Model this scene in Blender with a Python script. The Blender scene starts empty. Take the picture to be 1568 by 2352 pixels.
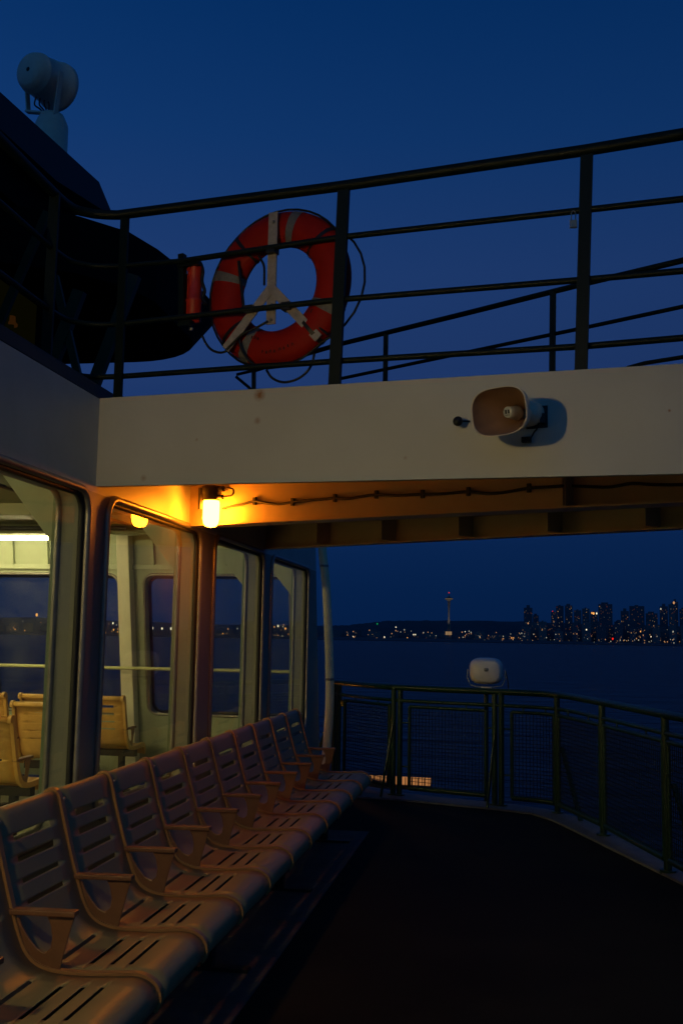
import bpy, bmesh, math, random
from mathutils import Vector, Matrix
random.seed(7)
# ------------------------------------------------------------------ camera
sc = bpy.context.scene
col = sc.collection
F, CX, CY = 2350.0, 784.0, 1176.0          # focal length and centre, in units of a 1568 x 2352 picture
PITCH = math.atan(286 / F); ROLL = math.radians(1.0)
def rot(yaw): return (Matrix.Rotation(yaw, 3, 'Z') @ Matrix.Rotation(math.pi / 2 + PITCH, 3, 'X') @ Matrix.Rotation(ROLL, 3, 'Z'))
_d = rot(0) @ Vector(((1165 - CX) / F, -(1469 - CY) / F, -1))
YAW = math.atan2(_d.x, _d.y)
RM = rot(YAW)
EYE = Vector((0, 0, 1.55))
cam = bpy.data.objects.new('camera', bpy.data.cameras.new('camera'))
col.objects.link(cam); sc.camera = cam
cam.matrix_world = Matrix.Translation(EYE) @ RM.to_4x4()
cam.data.sensor_fit = 'VERTICAL'; cam.data.sensor_height = 36.0; cam.data.lens = F / 2352 * 36
cam.data.clip_start = 0.05; cam.data.clip_end = 60000
# ------------------------------------------------------------------ sky and exposure
w = bpy.data.worlds.new('World'); sc.world = w; w.use_nodes = True
nt = w.node_tree; N = nt.nodes; L = nt.links; N.clear()
out = N.new('ShaderNodeOutputWorld'); bg = N.new('ShaderNodeBackground')
tc = N.new('ShaderNodeTexCoord'); sep = N.new('ShaderNodeSeparateXYZ'); L.new(tc.outputs['Generated'], sep.inputs[0])
asn = N.new('ShaderNodeMath'); asn.operation = 'ARCSINE'; L.new(sep.outputs['Z'], asn.inputs[0])
el = N.new('ShaderNodeMapRange'); el.inputs[1].default_value = 0; el.inputs[2].default_value = math.pi / 2
L.new(asn.outputs[0], el.inputs[0])
ramp = N.new('ShaderNodeValToRGB'); L.new(el.outputs[0], ramp.inputs[0])
cr = ramp.color_ramp
SKY = [(0.0, (.0014, .0120, .056)), (2.5 / 90, (.0016, .0140, .063)), (8 / 90, (.0038, .0205, .087)), (14 / 90, (.0125, .036, .130)),
       (20 / 90, (.0115, .039, .143)), (27 / 90, (.0045, .033, .134)), (36 / 90, (.0006, .023, .108)), (65 / 90, (.0006, .010, .045)), (1.0, (.0005, .006, .028))]
while len(cr.elements) < len(SKY): cr.elements.new(0.5)
for e, (p, c) in zip(cr.elements, SKY): e.position = p; e.color = (*c, 1)
# afterglow of the set sun, astern of the ferry
west = N.new('ShaderNodeMapRange'); west.inputs[1].default_value = .1; west.inputs[2].default_value = -1.0; west.inputs[3].default_value = 0; west.inputs[4].default_value = 1
L.new(sep.outputs['Y'], west.inputs[0])
glow = N.new('ShaderNodeMix'); glow.data_type = 'RGBA'; glow.blend_type = 'ADD'
south = N.new('ShaderNodeMapRange'); south.inputs[1].default_value = -.45; south.inputs[2].default_value = .5; south.inputs[3].default_value = 1.10; south.inputs[4].default_value = .80
L.new(sep.outputs['X'], south.inputs[0]); dim = N.new('ShaderNodeVectorMath'); dim.operation = 'SCALE'; L.new(ramp.outputs[0], dim.inputs[0]); L.new(south.outputs[0], dim.inputs['Scale'])
L.new(west.outputs[0], glow.inputs[0]); L.new(dim.outputs[0], glow.inputs[6]); glow.inputs[7].default_value = (.008, .042, .062, 1)
L.new(glow.outputs[2], bg.inputs[0]); bg.inputs[1].default_value = 1.0
L.new(bg.outputs[0], out.inputs[0])
sc.view_settings.view_transform = 'Standard'; sc.view_settings.look = 'None'
sc.view_settings.exposure = 0.0; sc.view_settings.gamma = 1.0
sc.cycles.max_bounces = 8; sc.cycles.transparent_max_bounces = 24; sc.cycles.sample_clamp_indirect = 3.0
sc.cycles.use_denoising = True

# ------------------------------------------------------------------ helpers
def ray(x, y): return RM @ Vector(((x - CX) / F, -(y - CY) / F, -1))
def hit(x, y, p, n):
    r = ray(x, y); n = Vector(n); return EYE + r * ((Vector(p) - EYE).dot(n) / r.dot(n))
def onX(x, y, v): return hit(x, y, (v, 0, 0), (1, 0, 0))
def onY(x, y, v): return hit(x, y, (0, v, 0), (0, 1, 0))
def onZ(x, y, v): return hit(x, y, (0, 0, v), (0, 0, 1))
def far(x, dist, z=0.0):
    r = ray(x, 1462 + .0175 * (x - 784)); r.z = 0; r.normalize(); return Vector((r.x * dist, r.y * dist, z))

MATS = {}
def mat(name, base, rough=.5, metal=0.0, var=.12, bump=.0, scale=12, spec=.5, coat=0):
    if name in MATS: return MATS[name]
    m = bpy.data.materials.new(name); m.use_nodes = True; n = m.node_tree.nodes; l = m.node_tree.links
    b = n['Principled BSDF']; b.inputs['Roughness'].default_value = rough; b.inputs['Metallic'].default_value = metal
    b.inputs['Specular IOR Level'].default_value = spec; b.inputs['Coat Weight'].default_value = coat
    t = n.new('ShaderNodeTexCoord'); z = n.new('ShaderNodeTexNoise'); z.inputs['Scale'].default_value = scale; z.inputs['Detail'].default_value = 6; z.inputs['Roughness'].default_value = .65
    l.new(t.outputs['Object'], z.inputs['Vector'])
    r = n.new('ShaderNodeValToRGB'); l.new(z.outputs['Fac'], r.inputs[0])
    r.color_ramp.elements[0].position = .3; r.color_ramp.elements[1].position = .7
    r.color_ramp.elements[0].color = (*[max(0, c * (1 - var)) for c in base], 1); r.color_ramp.elements[1].color = (*[min(1, c * (1 + var)) for c in base], 1)
    l.new(r.outputs[0], b.inputs['Base Color'])
    rr = n.new('ShaderNodeMapRange'); rr.inputs[3].default_value = max(0, rough - .12); rr.inputs[4].default_value = min(1, rough + .12); l.new(z.outputs['Fac'], rr.inputs[0]); l.new(rr.outputs[0], b.inputs['Roughness'])
    if bump:
        bp = n.new('ShaderNodeBump'); bp.inputs['Strength'].default_value = bump; bp.inputs['Distance'].default_value = .01
        z2 = n.new('ShaderNodeTexNoise'); z2.inputs['Scale'].default_value = scale * 4; z2.inputs['Detail'].default_value = 5; l.new(t.outputs['Object'], z2.inputs['Vector'])
        l.new(z2.outputs['Fac'], bp.inputs['Height']); l.new(bp.outputs[0], b.inputs['Normal'])
    MATS[name] = m; return m
def emit(name, c, s):
    if name in MATS: return MATS[name]
    m = bpy.data.materials.new(name); m.use_nodes = True; n = m.node_tree.nodes; n.clear()
    e = n.new('ShaderNodeEmission'); e.inputs[0].default_value = (*c, 1); e.inputs[1].default_value = s
    o = n.new('ShaderNodeOutputMaterial'); m.node_tree.links.new(e.outputs[0], o.inputs[0]); MATS[name] = m
    if s < 2: m.cycles.emission_sampling = 'NONE'
    return m

def tag(o, label=None, cat=None, group=None, kind=None):
    if label: o['label'] = label
    if cat: o['category'] = cat
    if group: o['group'] = group
    if kind: o['kind'] = kind
    return o
def empty(name, loc=(0, 0, 0), label=None, cat=None, group=None, rz=0):
    o = bpy.data.objects.new(name, None); col.objects.link(o); o.location = loc; o.rotation_euler[2] = rz; o.empty_display_size = .1
    return tag(o, label, cat, group)
class MB:
    """collects shapes in world space (or in the parent's local space) into one mesh"""
    def __init__(s): s.v = []; s.f = []; s.sm = []
    def add(s, vs, fs, smooth=False):
        o = len(s.v); s.v += [tuple(v) for v in vs]; s.f += [tuple(i + o for i in f) for f in fs]; s.sm += [smooth] * len(fs); return s
    def box(s, a, b):
        (x0, y0, z0), (x1, y1, z1) = a, b
        return s.hexa([(x0, y0, z0), (x1, y0, z0), (x1, y1, z0), (x0, y1, z0), (x0, y0, z1), (x1, y0, z1), (x1, y1, z1), (x0, y1, z1)])
    def hexa(s, v): return s.add(v, [(3, 2, 1, 0), (4, 5, 6, 7), (0, 1, 5, 4), (1, 2, 6, 5), (2, 3, 7, 6), (3, 0, 4, 7)])
    def prism(s, poly, off):
        n = len(poly); P = [Vector(p) for p in poly]; off = Vector(off); v = P + [p + off for p in P]
        return s.add(v, [tuple(range(n))[::-1], tuple(range(n, 2 * n))] + [(i, (i + 1) % n, n + (i + 1) % n, n + i) for i in range(n)])
    def bar(s, a, b, wx, wy, up=(0, 0, 1)):
        a = Vector(a); b = Vector(b); d = (b - a).normalized(); u = Vector(up)
        if abs(d.dot(u)) > .98: u = Vector((0, 1, 0))
        r = d.cross(u).normalized(); u = r.cross(d).normalized()
        q = [r * wx / 2 * i + u * wy / 2 * j for i, j in ((-1, -1), (1, -1), (1, 1), (-1, 1))]
        return s.hexa([a + k for k in q] + [b + k for k in q])
    def tube(s, pts, r, n=10, closed=False, caps=True):
        P = [Vector(p) for p in pts]; m = len(P); rs = r if isinstance(r, (list, tuple)) else [r] * m
        prev = None; rings = []
        for i, p in enumerate(P):
            a = P[i - 1] if (i or closed) else P[i]; b = P[(i + 1) % m] if (i < m - 1 or closed) else P[i]
            t = (b - a).normalized()
            if prev is None:
                u = Vector((0, 0, 1)) if abs(t.z) < .9 else Vector((1, 0, 0)); u = (u - t * t.dot(u)).normalized()
            else: u = (prev - t * t.dot(prev)).normalized()
            prev = u; w_ = t.cross(u)
            rings.append([p + (u * math.cos(2 * math.pi * k / n) + w_ * math.sin(2 * math.pi * k / n)) * rs[i] for k in range(n)])
        vs = [v for ring in rings for v in ring]; fs = []
        for i in range(m if closed else m - 1):
            j = (i + 1) % m
            for k in range(n): fs.append((i * n + k, i * n + (k + 1) % n, j * n + (k + 1) % n, j * n + k))
        s.add(vs, fs, True)
        if caps and not closed: s.add(rings[0], [tuple(range(n))[::-1]]); s.add(rings[-1], [tuple(range(n))])
        return s
    def cyl(s, a, b, r, n=20): return s.tube([a, b], r, n)
    def lathe(s, o, ax, prof, n=28, sx=1.0, side=None):
        """prof: list of (distance along ax, radius)"""
        o = Vector(o); ax = Vector(ax).normalized(); u = Vector(side) if side else (Vector((0, 0, 1)) if abs(ax.z) < .9 else Vector((1, 0, 0)))
        u = (u - ax * ax.dot(u)).normalized(); q = ax.cross(u)
        vs = []; fs = []
        for h, r in prof: vs += [o + ax * h + (u * math.cos(2 * math.pi * k / n) + q * math.sin(2 * math.pi * k / n) * sx) * r for k in range(n)]
        for i in range(len(prof) - 1):
            for k in range(n): fs.append((i * n + k, i * n + (k + 1) % n, (i + 1) * n + (k + 1) % n, (i + 1) * n + k))
        return s.add(vs, fs, True)
    def build(s, name, m, parent=None, bevel=0, solid=0, label=None):
        me = bpy.data.meshes.new(name); me.from_pydata(s.v, [], s.f); me.materials.append(m)
        bm = bmesh.new(); bm.from_mesh(me)
        for f, sm in zip(bm.faces, s.sm): f.smooth = sm
        bmesh.ops.recalc_face_normals(bm, faces=bm.faces)
        bm.to_mesh(me); bm.free(); me.update()
        o = bpy.data.objects.new(name, me); col.objects.link(o)
        if parent:
            o.parent = parent
            if parent.type == 'EMPTY': o.matrix_parent_inverse = Matrix.Translation(-parent.location)
        if label: o['label'] = label
        if solid:
            md = o.modifiers.new('solid', 'SOLIDIFY'); md.thickness = solid; md.offset = 0
        if bevel:
            md = o.modifiers.new('bevel', 'BEVEL'); md.width = bevel; md.segments = 2; md.limit_method = 'ANGLE'; md.angle_limit = math.radians(40)
        return o
def copy_tree(o, parent=None):
    c = o.copy(); col.objects.link(c)
    if parent: c.parent = parent
    for ch in list(o.children): copy_tree(ch, c)
    return c
def lerp(a, b, t): return a + (b - a) * t
def curve(pts, k=6):
    """Catmull-Rom through the points"""
    P = [Vector(p) for p in pts]; P = [P[0] * 2 - P[1]] + P + [P[-1] * 2 - P[-2]]; o = []
    for i in range(1, len(P) - 2):
        a, b, c, d = P[i - 1:i + 3]
        for j in range(k):
            t = j / k; o.append(.5 * ((2 * b) + (c - a) * t + (2 * a - 5 * b + 4 * c - d) * t * t + (3 * b - a - 3 * c + d) * t ** 3))
    o.append(P[-2]); return o

# ------------------------------------------------------------------ materials
M_white = mat('cream_paint', (.62, .60, .55), .45, var=.06, bump=.08, scale=3)
M_cabin_in = mat('pale_green_paint', (.42, .47, .33), .5, var=.06, bump=.05, scale=5)
M_line = mat('green_post_lining', (.20, .27, .16), .5, var=.08, bump=.05, scale=5)
M_cabin_col = mat('cream_column_paint', (.78, .76, .60), .55, var=.05, bump=.05, scale=6)
M_ceil = mat('olive_ceiling_paint', (.16, .17, .08), .6, var=.1, scale=4)
M_trim = mat('brushed_trim', (.30, .28, .25), .35, .6, var=.12, scale=20)
M_rubber = mat('black_gasket', (.012, .012, .012), .6, var=.2, scale=30)
M_dark = mat('dark_green_rail_paint', (.004, .010, .008), .5, var=.25, bump=.15, scale=25, spec=.25)
M_green = mat('green_rail_paint', (.005, .030, .010), .38, var=.3, bump=.15, scale=25)
M_black = mat('black_steel', (.008, .008, .009), .5, var=.2, scale=15)
M_seat = mat('grey_beige_seat_enamel', (.31, .26, .135), .44, var=.05, bump=.012, scale=18)
M_frame = mat('beige_seat_frame_paint', (.38, .20, .08), .35, var=.1, bump=.02, scale=18)
M_arm = mat('brown_armrest_paint', (.24, .11, .05), .38, var=.10, bump=.02, scale=18)
M_goldseat = mat('tan_cabin_seat_enamel', (.74, .45, .12), .42, var=.08, bump=.08, scale=18)
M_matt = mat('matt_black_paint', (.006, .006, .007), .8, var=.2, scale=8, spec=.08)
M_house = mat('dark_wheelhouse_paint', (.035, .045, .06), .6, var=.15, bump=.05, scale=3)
M_visor = mat('grey_visor_paint', (.06, .06, .085), .6, var=.1, scale=3, spec=.2)
M_buoy = mat('orange_lifebuoy_shell', (.36, .010, .002), .6, var=.1, bump=.12, scale=14, spec=.2)
M_tape = mat('grey_reflective_tape', (.17, .16, .155), .6, var=.25, scale=60)
M_rack = mat('weathered_white_bracket_paint', (.38, .32, .28), .5, var=.25, scale=30)
M_lampw = mat('white_enamel', (.74, .66, .58), .4, var=.08, bump=.08, scale=14)
M_horn = mat('ivory_horn_plastic', (.66, .56, .46), .35, var=.06, scale=14)
M_cable = mat('black_cable_sheath', (.01, .009, .008), .5, var=.2, scale=40)
M_deckpaint = mat('grey_deck_paint', (.12, .13, .14), .6, var=.35, bump=.3, scale=9)
M_brass = mat('brass', (.55, .32, .06), .35, .9, var=.1, scale=50)

# ------------------------------------------------------------------ sea, shore, hills (structure)
SEA = -13.0
m = bpy.data.materials.new('dusk_sea'); m.use_nodes = True; n = m.node_tree.nodes; l = m.node_tree.links
b = n['Principled BSDF']; b.inputs['Base Color'].default_value = (.0008, .0050, .034, 1); b.inputs['Roughness'].default_value = .27; b.inputs['Specular IOR Level'].default_value = .5; b.inputs['IOR'].default_value = 1.33
t = n.new('ShaderNodeTexCoord'); mp = n.new('ShaderNodeMapping'); mp.inputs['Scale'].default_value = (.35, 1.3, 1); mp.inputs['Rotation'].default_value = (0, 0, .15); l.new(t.outputs['Object'], mp.inputs[0])
z1 = n.new('ShaderNodeTexNoise'); z1.inputs['Scale'].default_value = .6; z1.inputs['Detail'].default_value = 7; z1.inputs['Roughness'].default_value = .6; l.new(mp.outputs[0], z1.inputs['Vector'])
z2 = n.new('ShaderNodeTexNoise'); z2.inputs['Scale'].default_value = .12; z2.inputs['Detail'].default_value = 3; l.new(mp.outputs[0], z2.inputs['Vector'])
ad = n.new('ShaderNodeMath'); ad.operation = 'MULTIPLY_ADD'; l.new(z2.outputs['Fac'], ad.inputs[0]); ad.inputs[1].default_value = 5.0; l.new(z1.outputs['Fac'], ad.inputs[2])
bp_ = n.new('ShaderNodeBump'); bp_.inputs['Strength'].default_value = 1.0; bp_.inputs['Distance'].default_value = 3.2; l.new(ad.outputs[0], bp_.inputs['Height']); l.new(bp_.outputs[0], b.inputs['Normal'])
g = MB(); g.add([(-40000, -3000, SEA), (40000, -3000, SEA), (40000, 50000, SEA), (-40000, 50000, SEA)], [(0, 1, 2, 3)])
tag(g.build('sea', m), kind='structure')
M_land = mat('hazed_wooded_land', (.030, .050, .075), .9, var=.3, scale=.004)  # land colour lightened towards blue in place of haze in the air
g = MB()   # land sheet behind the shoreline
g.add([far(-900, 4950, SEA + 2), far(2400, 4950, SEA + 2), far(2400, 12000, SEA + 60), far(-900, 12000, SEA + 60)], [(0, 1, 2, 3)])
g.add([far(-900, 4950, SEA - 1), far(2400, 4950, SEA - 1), far(2400, 4950, SEA + 2), far(-900, 4950, SEA + 2)], [(0, 1, 2, 3)])
tag(g.build('far_shore', M_land), kind='structure')
g = MB(); HX = [(-700, 22), (-300, 26), (60, 30), (300, 26), (480, 24), (700, 24), (760, 25), (800, 27), (850, 33), (880, 37), (940, 40), (1040, 41), (1180, 41), (1300, 39), (1500, 36), (1900, 30)]
xs = []; 
for (xa, ha), (xb, hb) in zip(HX, HX[1:]):
    for k in range(8): xs.append((lerp(xa, xb, k / 8), lerp(ha, hb, k / 8) + random.uniform(-1.1, 1.1)))
vs = []
for x, h in xs:
    for d_, f_ in ((5200, 0), (5700, .6), (6200, 1), (8200, .3)):
        p = far(x, d_); vs.append((p.x, p.y, SEA + 3 + f_ * (h / F * 6200 + 10)))
fs = [(i * 4 + k, (i + 1) * 4 + k, (i + 1) * 4 + k + 1, i * 4 + k + 1) for i in range(len(xs) - 1) for k in range(3)]
g.add(vs, fs, True); tag(g.build('hills', M_land), kind='structure')

# ------------------------------------------------------------------ far city
M_bld = [mat('hazed_building_%s' % k, c, .8, var=.1, scale=.02) for k, c in (('slate', (.10, .12, .17)), ('dim', (.08, .10, .15)), ('pale', (.13, .15, .19)))]  # base colours lightened and bluish to paint in the distance haze
M_lit = [emit('lit_window_warm', (1, .50, .16), .45), emit('lit_window_dim', (1, .50, .26), .075), emit('lit_window_white', (.9, .80, .6), .16), emit('lit_window_red', (1, .25, .10), .10)]
RK = random.Random(11)
def far_box(mb, x0, x1, ztop, dist, depth, zb=SEA):
    a, b = far(x0, dist), far(x1, dist); r = (a + b) / 2; r.z = 0; r.normalize()
    a.z = b.z = zb; mb.prism([a, b, b + r * depth, a + r * depth], (0, 0, ztop - zb))
    return a, b, r
def zat(x, y, dist):   # height of a far point seen at row y
    return 1.55 - (y - (1462 + .0175 * (x - 784))) / F * dist
CO = ['slim', 'broad', 'plain', 'stepped', 'blocky', 'narrow', 'square topped', 'dim', 'tall']
def nth(k):
    one = ['first', 'second', 'third', 'fourth', 'fifth', 'sixth', 'seventh', 'eighth', 'ninth', 'tenth', 'eleventh', 'twelfth', 'thirteenth', 'fourteenth', 'fifteenth', 'sixteenth', 'seventeenth', 'eighteenth', 'nineteenth']
    if k < 20: return one[k - 1]
    t_, u_ = divmod(k, 10); tn = {2: 'twent', 3: 'thirt', 4: 'fort', 5: 'fift', 6: 'sixt', 7: 'sevent', 8: 'eight'}[t_]
    return tn + 'ieth' if not u_ else tn + 'y-' + one[u_ - 1]
def building(x0, x1, ytop, dist, label, lights=None, crown=0, style=0, group='city buildings along the far shore'):
    zt = zat((x0 + x1) / 2, ytop, dist); base = far((x0 + x1) / 2, dist, SEA)
    root = empty('office_tower' if zt > 60 else 'waterfront_building', base, label, 'tower' if zt > 60 else 'building', group)
    g = MB(); a, b, r = far_box(g, x0, x1, zt, dist, (x1 - x0) / F * dist * .9)
    wdt = x1 - x0
    if style == 1: far_box(g, x0 + wdt * .2, x1 - wdt * .3, zt + 9, dist + 8, wdt * .4 / F * dist)
    if style == 2: far_box(g, x0 + wdt * .3, x0 + wdt * .7, zt + 14, dist + 10, wdt * .3 / F * dist); 
    if style == 3: far_box(g, x0 - wdt * .3, x0 + wdt * .5, zt * .6, dist - 6, wdt * .5 / F * dist)
    g.build('wall', M_bld[RK.randrange(3)], root)
    rf = MB(); far_box(rf, x0 + wdt * .35, x0 + wdt * .6, zt + 5, dist + 3, wdt * .25 / F * dist, zb=zt + .2); rf.build('roof_plant', M_bld[1], root)
    nl = lights if lights is not None else RK.randint(3, 7)
    px = dist / F
    for k in range(nl):
        fx = RK.uniform(x0 + 1.5, x1 - 1.5); z0 = RK.uniform(max(SEA + 6, -8), zt - 4)
        ww = RK.uniform(.6, 1.6) * px; hh = RK.uniform(.8, 2.4) * px
        c = far(fx, dist); tn = (b - a).normalized(); c -= r * .6
        q = MB(); p0 = c - tn * ww / 2; p0.z = z0; p1 = c + tn * ww / 2; p1.z = z0
        q.prism([p0, p1, p1 + r * .4, p0 + r * .4], (0, 0, min(hh, zt - z0 - 1)))
        q.build('window', M_lit[RK.choice((1, 1, 1, 1, 0, 2, 3))], root)
    return root
def zx(z): return 976 + z * .3775
def zy(z): return 1320.5 + z * .3775
towers = [(600, 652, 205, 2, 'slim tower standing alone at the left end of the high skyline, warm spot halfway up'), (655, 690, 250, 1, 'short dark block tucked right beside the slim tower'),
          (700, 745, 300, 0, 'low square block between the slim tower and the twin dark slabs'), (765, 795, 230, 0, 'thin tower with a red light at its top left of the twin dark slabs'),
          (796, 842, 195, 0, 'left one of the twin dark slab towers at mid skyline'), (850, 896, 193, 1, 'right one of the twin dark slab towers at mid skyline'),
          (905, 950, 222, 3, 'stepped tower just right of the twin dark slabs'), (955, 1000, 212, 0, 'plain tower left of the bright orange lit rooftop'),
          (1003, 1050, 232, 0, 'tower under the bright orange lit rooftop'), (1054, 1140, 187, 1, 'broadest and tallest dark slab beside the bright orange rooftop'),
          (1150, 1182, 290, 0, 'low block in the gap right of the broadest slab'), (1190, 1240, 228, 2, 'tower with a small mast right of the gap'),
          (1243, 1335, 200, 3, 'wide stepped tower block between the gap and the right group'), (1342, 1415, 243, 1, 'lower flat block before the right hand tower group'),
          (1428, 1478, 203, 2, 'tower with a pale lit crown at left of the right group'), (1482, 1522, 192, 0, 'dark tower in the middle of the right group'),
          (1503, 1541, 178, 2, 'tallest tower of the right group with the glowing orange crown'), (1548, 1610, 222, 1, 'rightmost tower cut by the picture edge')]
for i, (a, b_, t_, st, lb) in enumerate(towers):
    building(zx(a), zx(b_), zy(t_), 5400 + (i % 3) * 160, lb, lights=10 + int((b_ - a) / 5), style=st)
lows = []
x = 300
while x < 1590:
    wd = RK.uniform(26, 60); lows.append((x, x + wd, RK.uniform(282, 355) if x > 560 else RK.uniform(330, 372))); x += wd * RK.uniform(.75, 1.25)
for i, (a, b_, t_) in enumerate(lows):
    building(zx(a), zx(b_), zy(t_), 5150 + (i % 2) * 90, 'low dim waterfront building under the towers, %s from the left in its packed row' % nth(i + 1), lights=7, style=i % 4, group='low waterfront buildings under the towers')
x = 560.0; i = 0
while x < 1085:
    wd = RK.uniform(14, 30); yt = 1462 + .0175 * (x - 784) - RK.uniform(4, 17)
    building(x, x + wd, yt, 5160 + (i % 3) * 60, 'small dark building on the low far shore, %s from the white pipe towards the towers' % nth(i + 1), lights=3, style=i % 4, group='small buildings on the low far shore')
    x += wd * RK.uniform(1.1, 1.9); i += 1
x = -120.0; i = 0
while x < 520:
    wd = RK.uniform(20, 44)
    building(x, x + wd, 1452 + .0175 * (x - 784) - RK.uniform(2, 12), 5160 + (i % 3) * 60, 'small dark shore building seen through the cabin windows, %s from the left' % nth(i + 1), lights=2, style=i % 4, group='small buildings seen through the cabin windows')
    x += wd * RK.uniform(1.3, 2.4); i += 1
# observation tower
D_ = 4960.0; bs = far(1030, D_, SEA)
tw = empty('observation_tower', bs, 'slender observation tower with a saucer top and red beacon on the far shore', 'tower')
zt0 = zat(1030, 1379, D_); hw = 3.2 / F * D_
g = MB()
for k in range(3):
    an = math.radians(90 + 120 * k)
    pts = []
    for f_, s_ in ((0, 2.3), (.2, 1.35), (.45, .62), (.6, .42), (.8, .55), (1, .95)):
        pts.append(bs + Vector((math.cos(an) * hw * s_, math.sin(an) * hw * s_, (zt0 - SEA) * f_)))
    g.tube(pts, [2.6, 2.2, 1.8, 1.7, 1.8, 2.2], 6)
g.cyl(bs, bs + Vector((0, 0, zt0 - SEA)), 2.4, 8)
M_tw = mat('pale_tower_steel', (.16, .17, .17), .6, var=.1, scale=.05)
g.build('leg_frame', M_tw, tw)
g = MB(); s_ = 8.8 / F * D_; o_ = bs.copy(); o_.z = zt0
g.lathe(o_, (0, 0, 1), [(-6, s_ * .35), (0, s_ * .8), (3, s_ * .98), (6, s_), (8, s_ * .9), (12, s_ * .5), (17, s_ * .22), (20, .1)], 24)
g.build('saucer', M_tw, tw)
g = MB(); g.lathe(o_, (0, 0, 1), [(3.2, s_ * .985), (5.6, s_ * 1.01)], 24); g.build('window_band', emit('saucer_glow', (.8, .55, .25), .16), tw)
g = MB(); g.tube([o_ + Vector((0, 0, 16)), o_ + Vector((0, 0, 34))], [1.6, .6], 8); g.build('spire', M_tw, tw)
g = MB(); g.lathe(o_ + Vector((0, 0, 34)), (0, 0, 1), [(-3, .1), (-2, 2.3), (1.5, 2.3), (3, .1)], 10); g.build('beacon', emit('red_beacon', (1, .04, .02), .9), tw)
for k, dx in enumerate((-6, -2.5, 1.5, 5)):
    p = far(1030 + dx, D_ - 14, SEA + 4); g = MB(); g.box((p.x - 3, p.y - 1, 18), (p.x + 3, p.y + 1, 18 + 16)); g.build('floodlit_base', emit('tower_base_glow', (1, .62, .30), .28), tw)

tl_ = bpy.data.lights.new('tower_floodlight', 'SPOT'); tl_.energy = 3e5; tl_.spot_size = math.radians(42); tl_.spot_blend = .6; tl_.color = (1, .72, .5); tl_.shadow_soft_size = 3
to = bpy.data.objects.new('tower_floodlight', tl_); col.objects.link(to); to.location = far(1030, D_ - 75, SEA + 12)
to.rotation_euler = (far(1030, D_, zt0 - 30) - to.location).to_track_quat('-Z', 'Y').to_euler()
def lamp_lantern(x, y, mm, size=1.0, dist=4900, label=None, group=None):
    p = far(x, dist, zat(x, y, dist)); r_ = size * dist / F
    root = empty('shore_lamp', (p.x, p.y, SEA), label, 'lamp', group)
    g = MB(); g.cyl((p.x, p.y, SEA), (p.x, p.y, p.z - r_ * .4), .25, 6); g.build('pole', M_bld[1], root)
    g = MB(); g.lathe(p, (0, 0, 1), [(-r_ * 1.2, .05), (-r_ * .8, r_ * .6), (0, r_ * .8), (r_ * .8, r_ * .6), (r_ * 1.2, .05)], 8); g.build('lantern', mm, root)
E_w = emit('lamp_white', (1, .9, .62), 1.3); E_o = emit('lamp_orange', (1, .42, .10), 1.3); E_r = emit('lamp_red', (1, .02, .01), 1.2); E_g = emit('lamp_green', (.02, 1, .25), .35)
E_do = emit('lamp_dim_orange', (1, .48, .2), .55); E_dw = emit('lamp_dim_white', (.85, .8, .6), .50)
def a1(zx_, zy_): return 717.6 + zx_ * .5422, 1247.0 + zy_ * .5422    # from a crop starting at row 1320.5
def a2(zx_, zy_): return 976 + zx_ * .3775, 1320.5 + zy_ * .3775
def A(zx_, zy_): return 717.6 + zx_ * .5422, 1320.5 + zy_ * .5422
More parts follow.
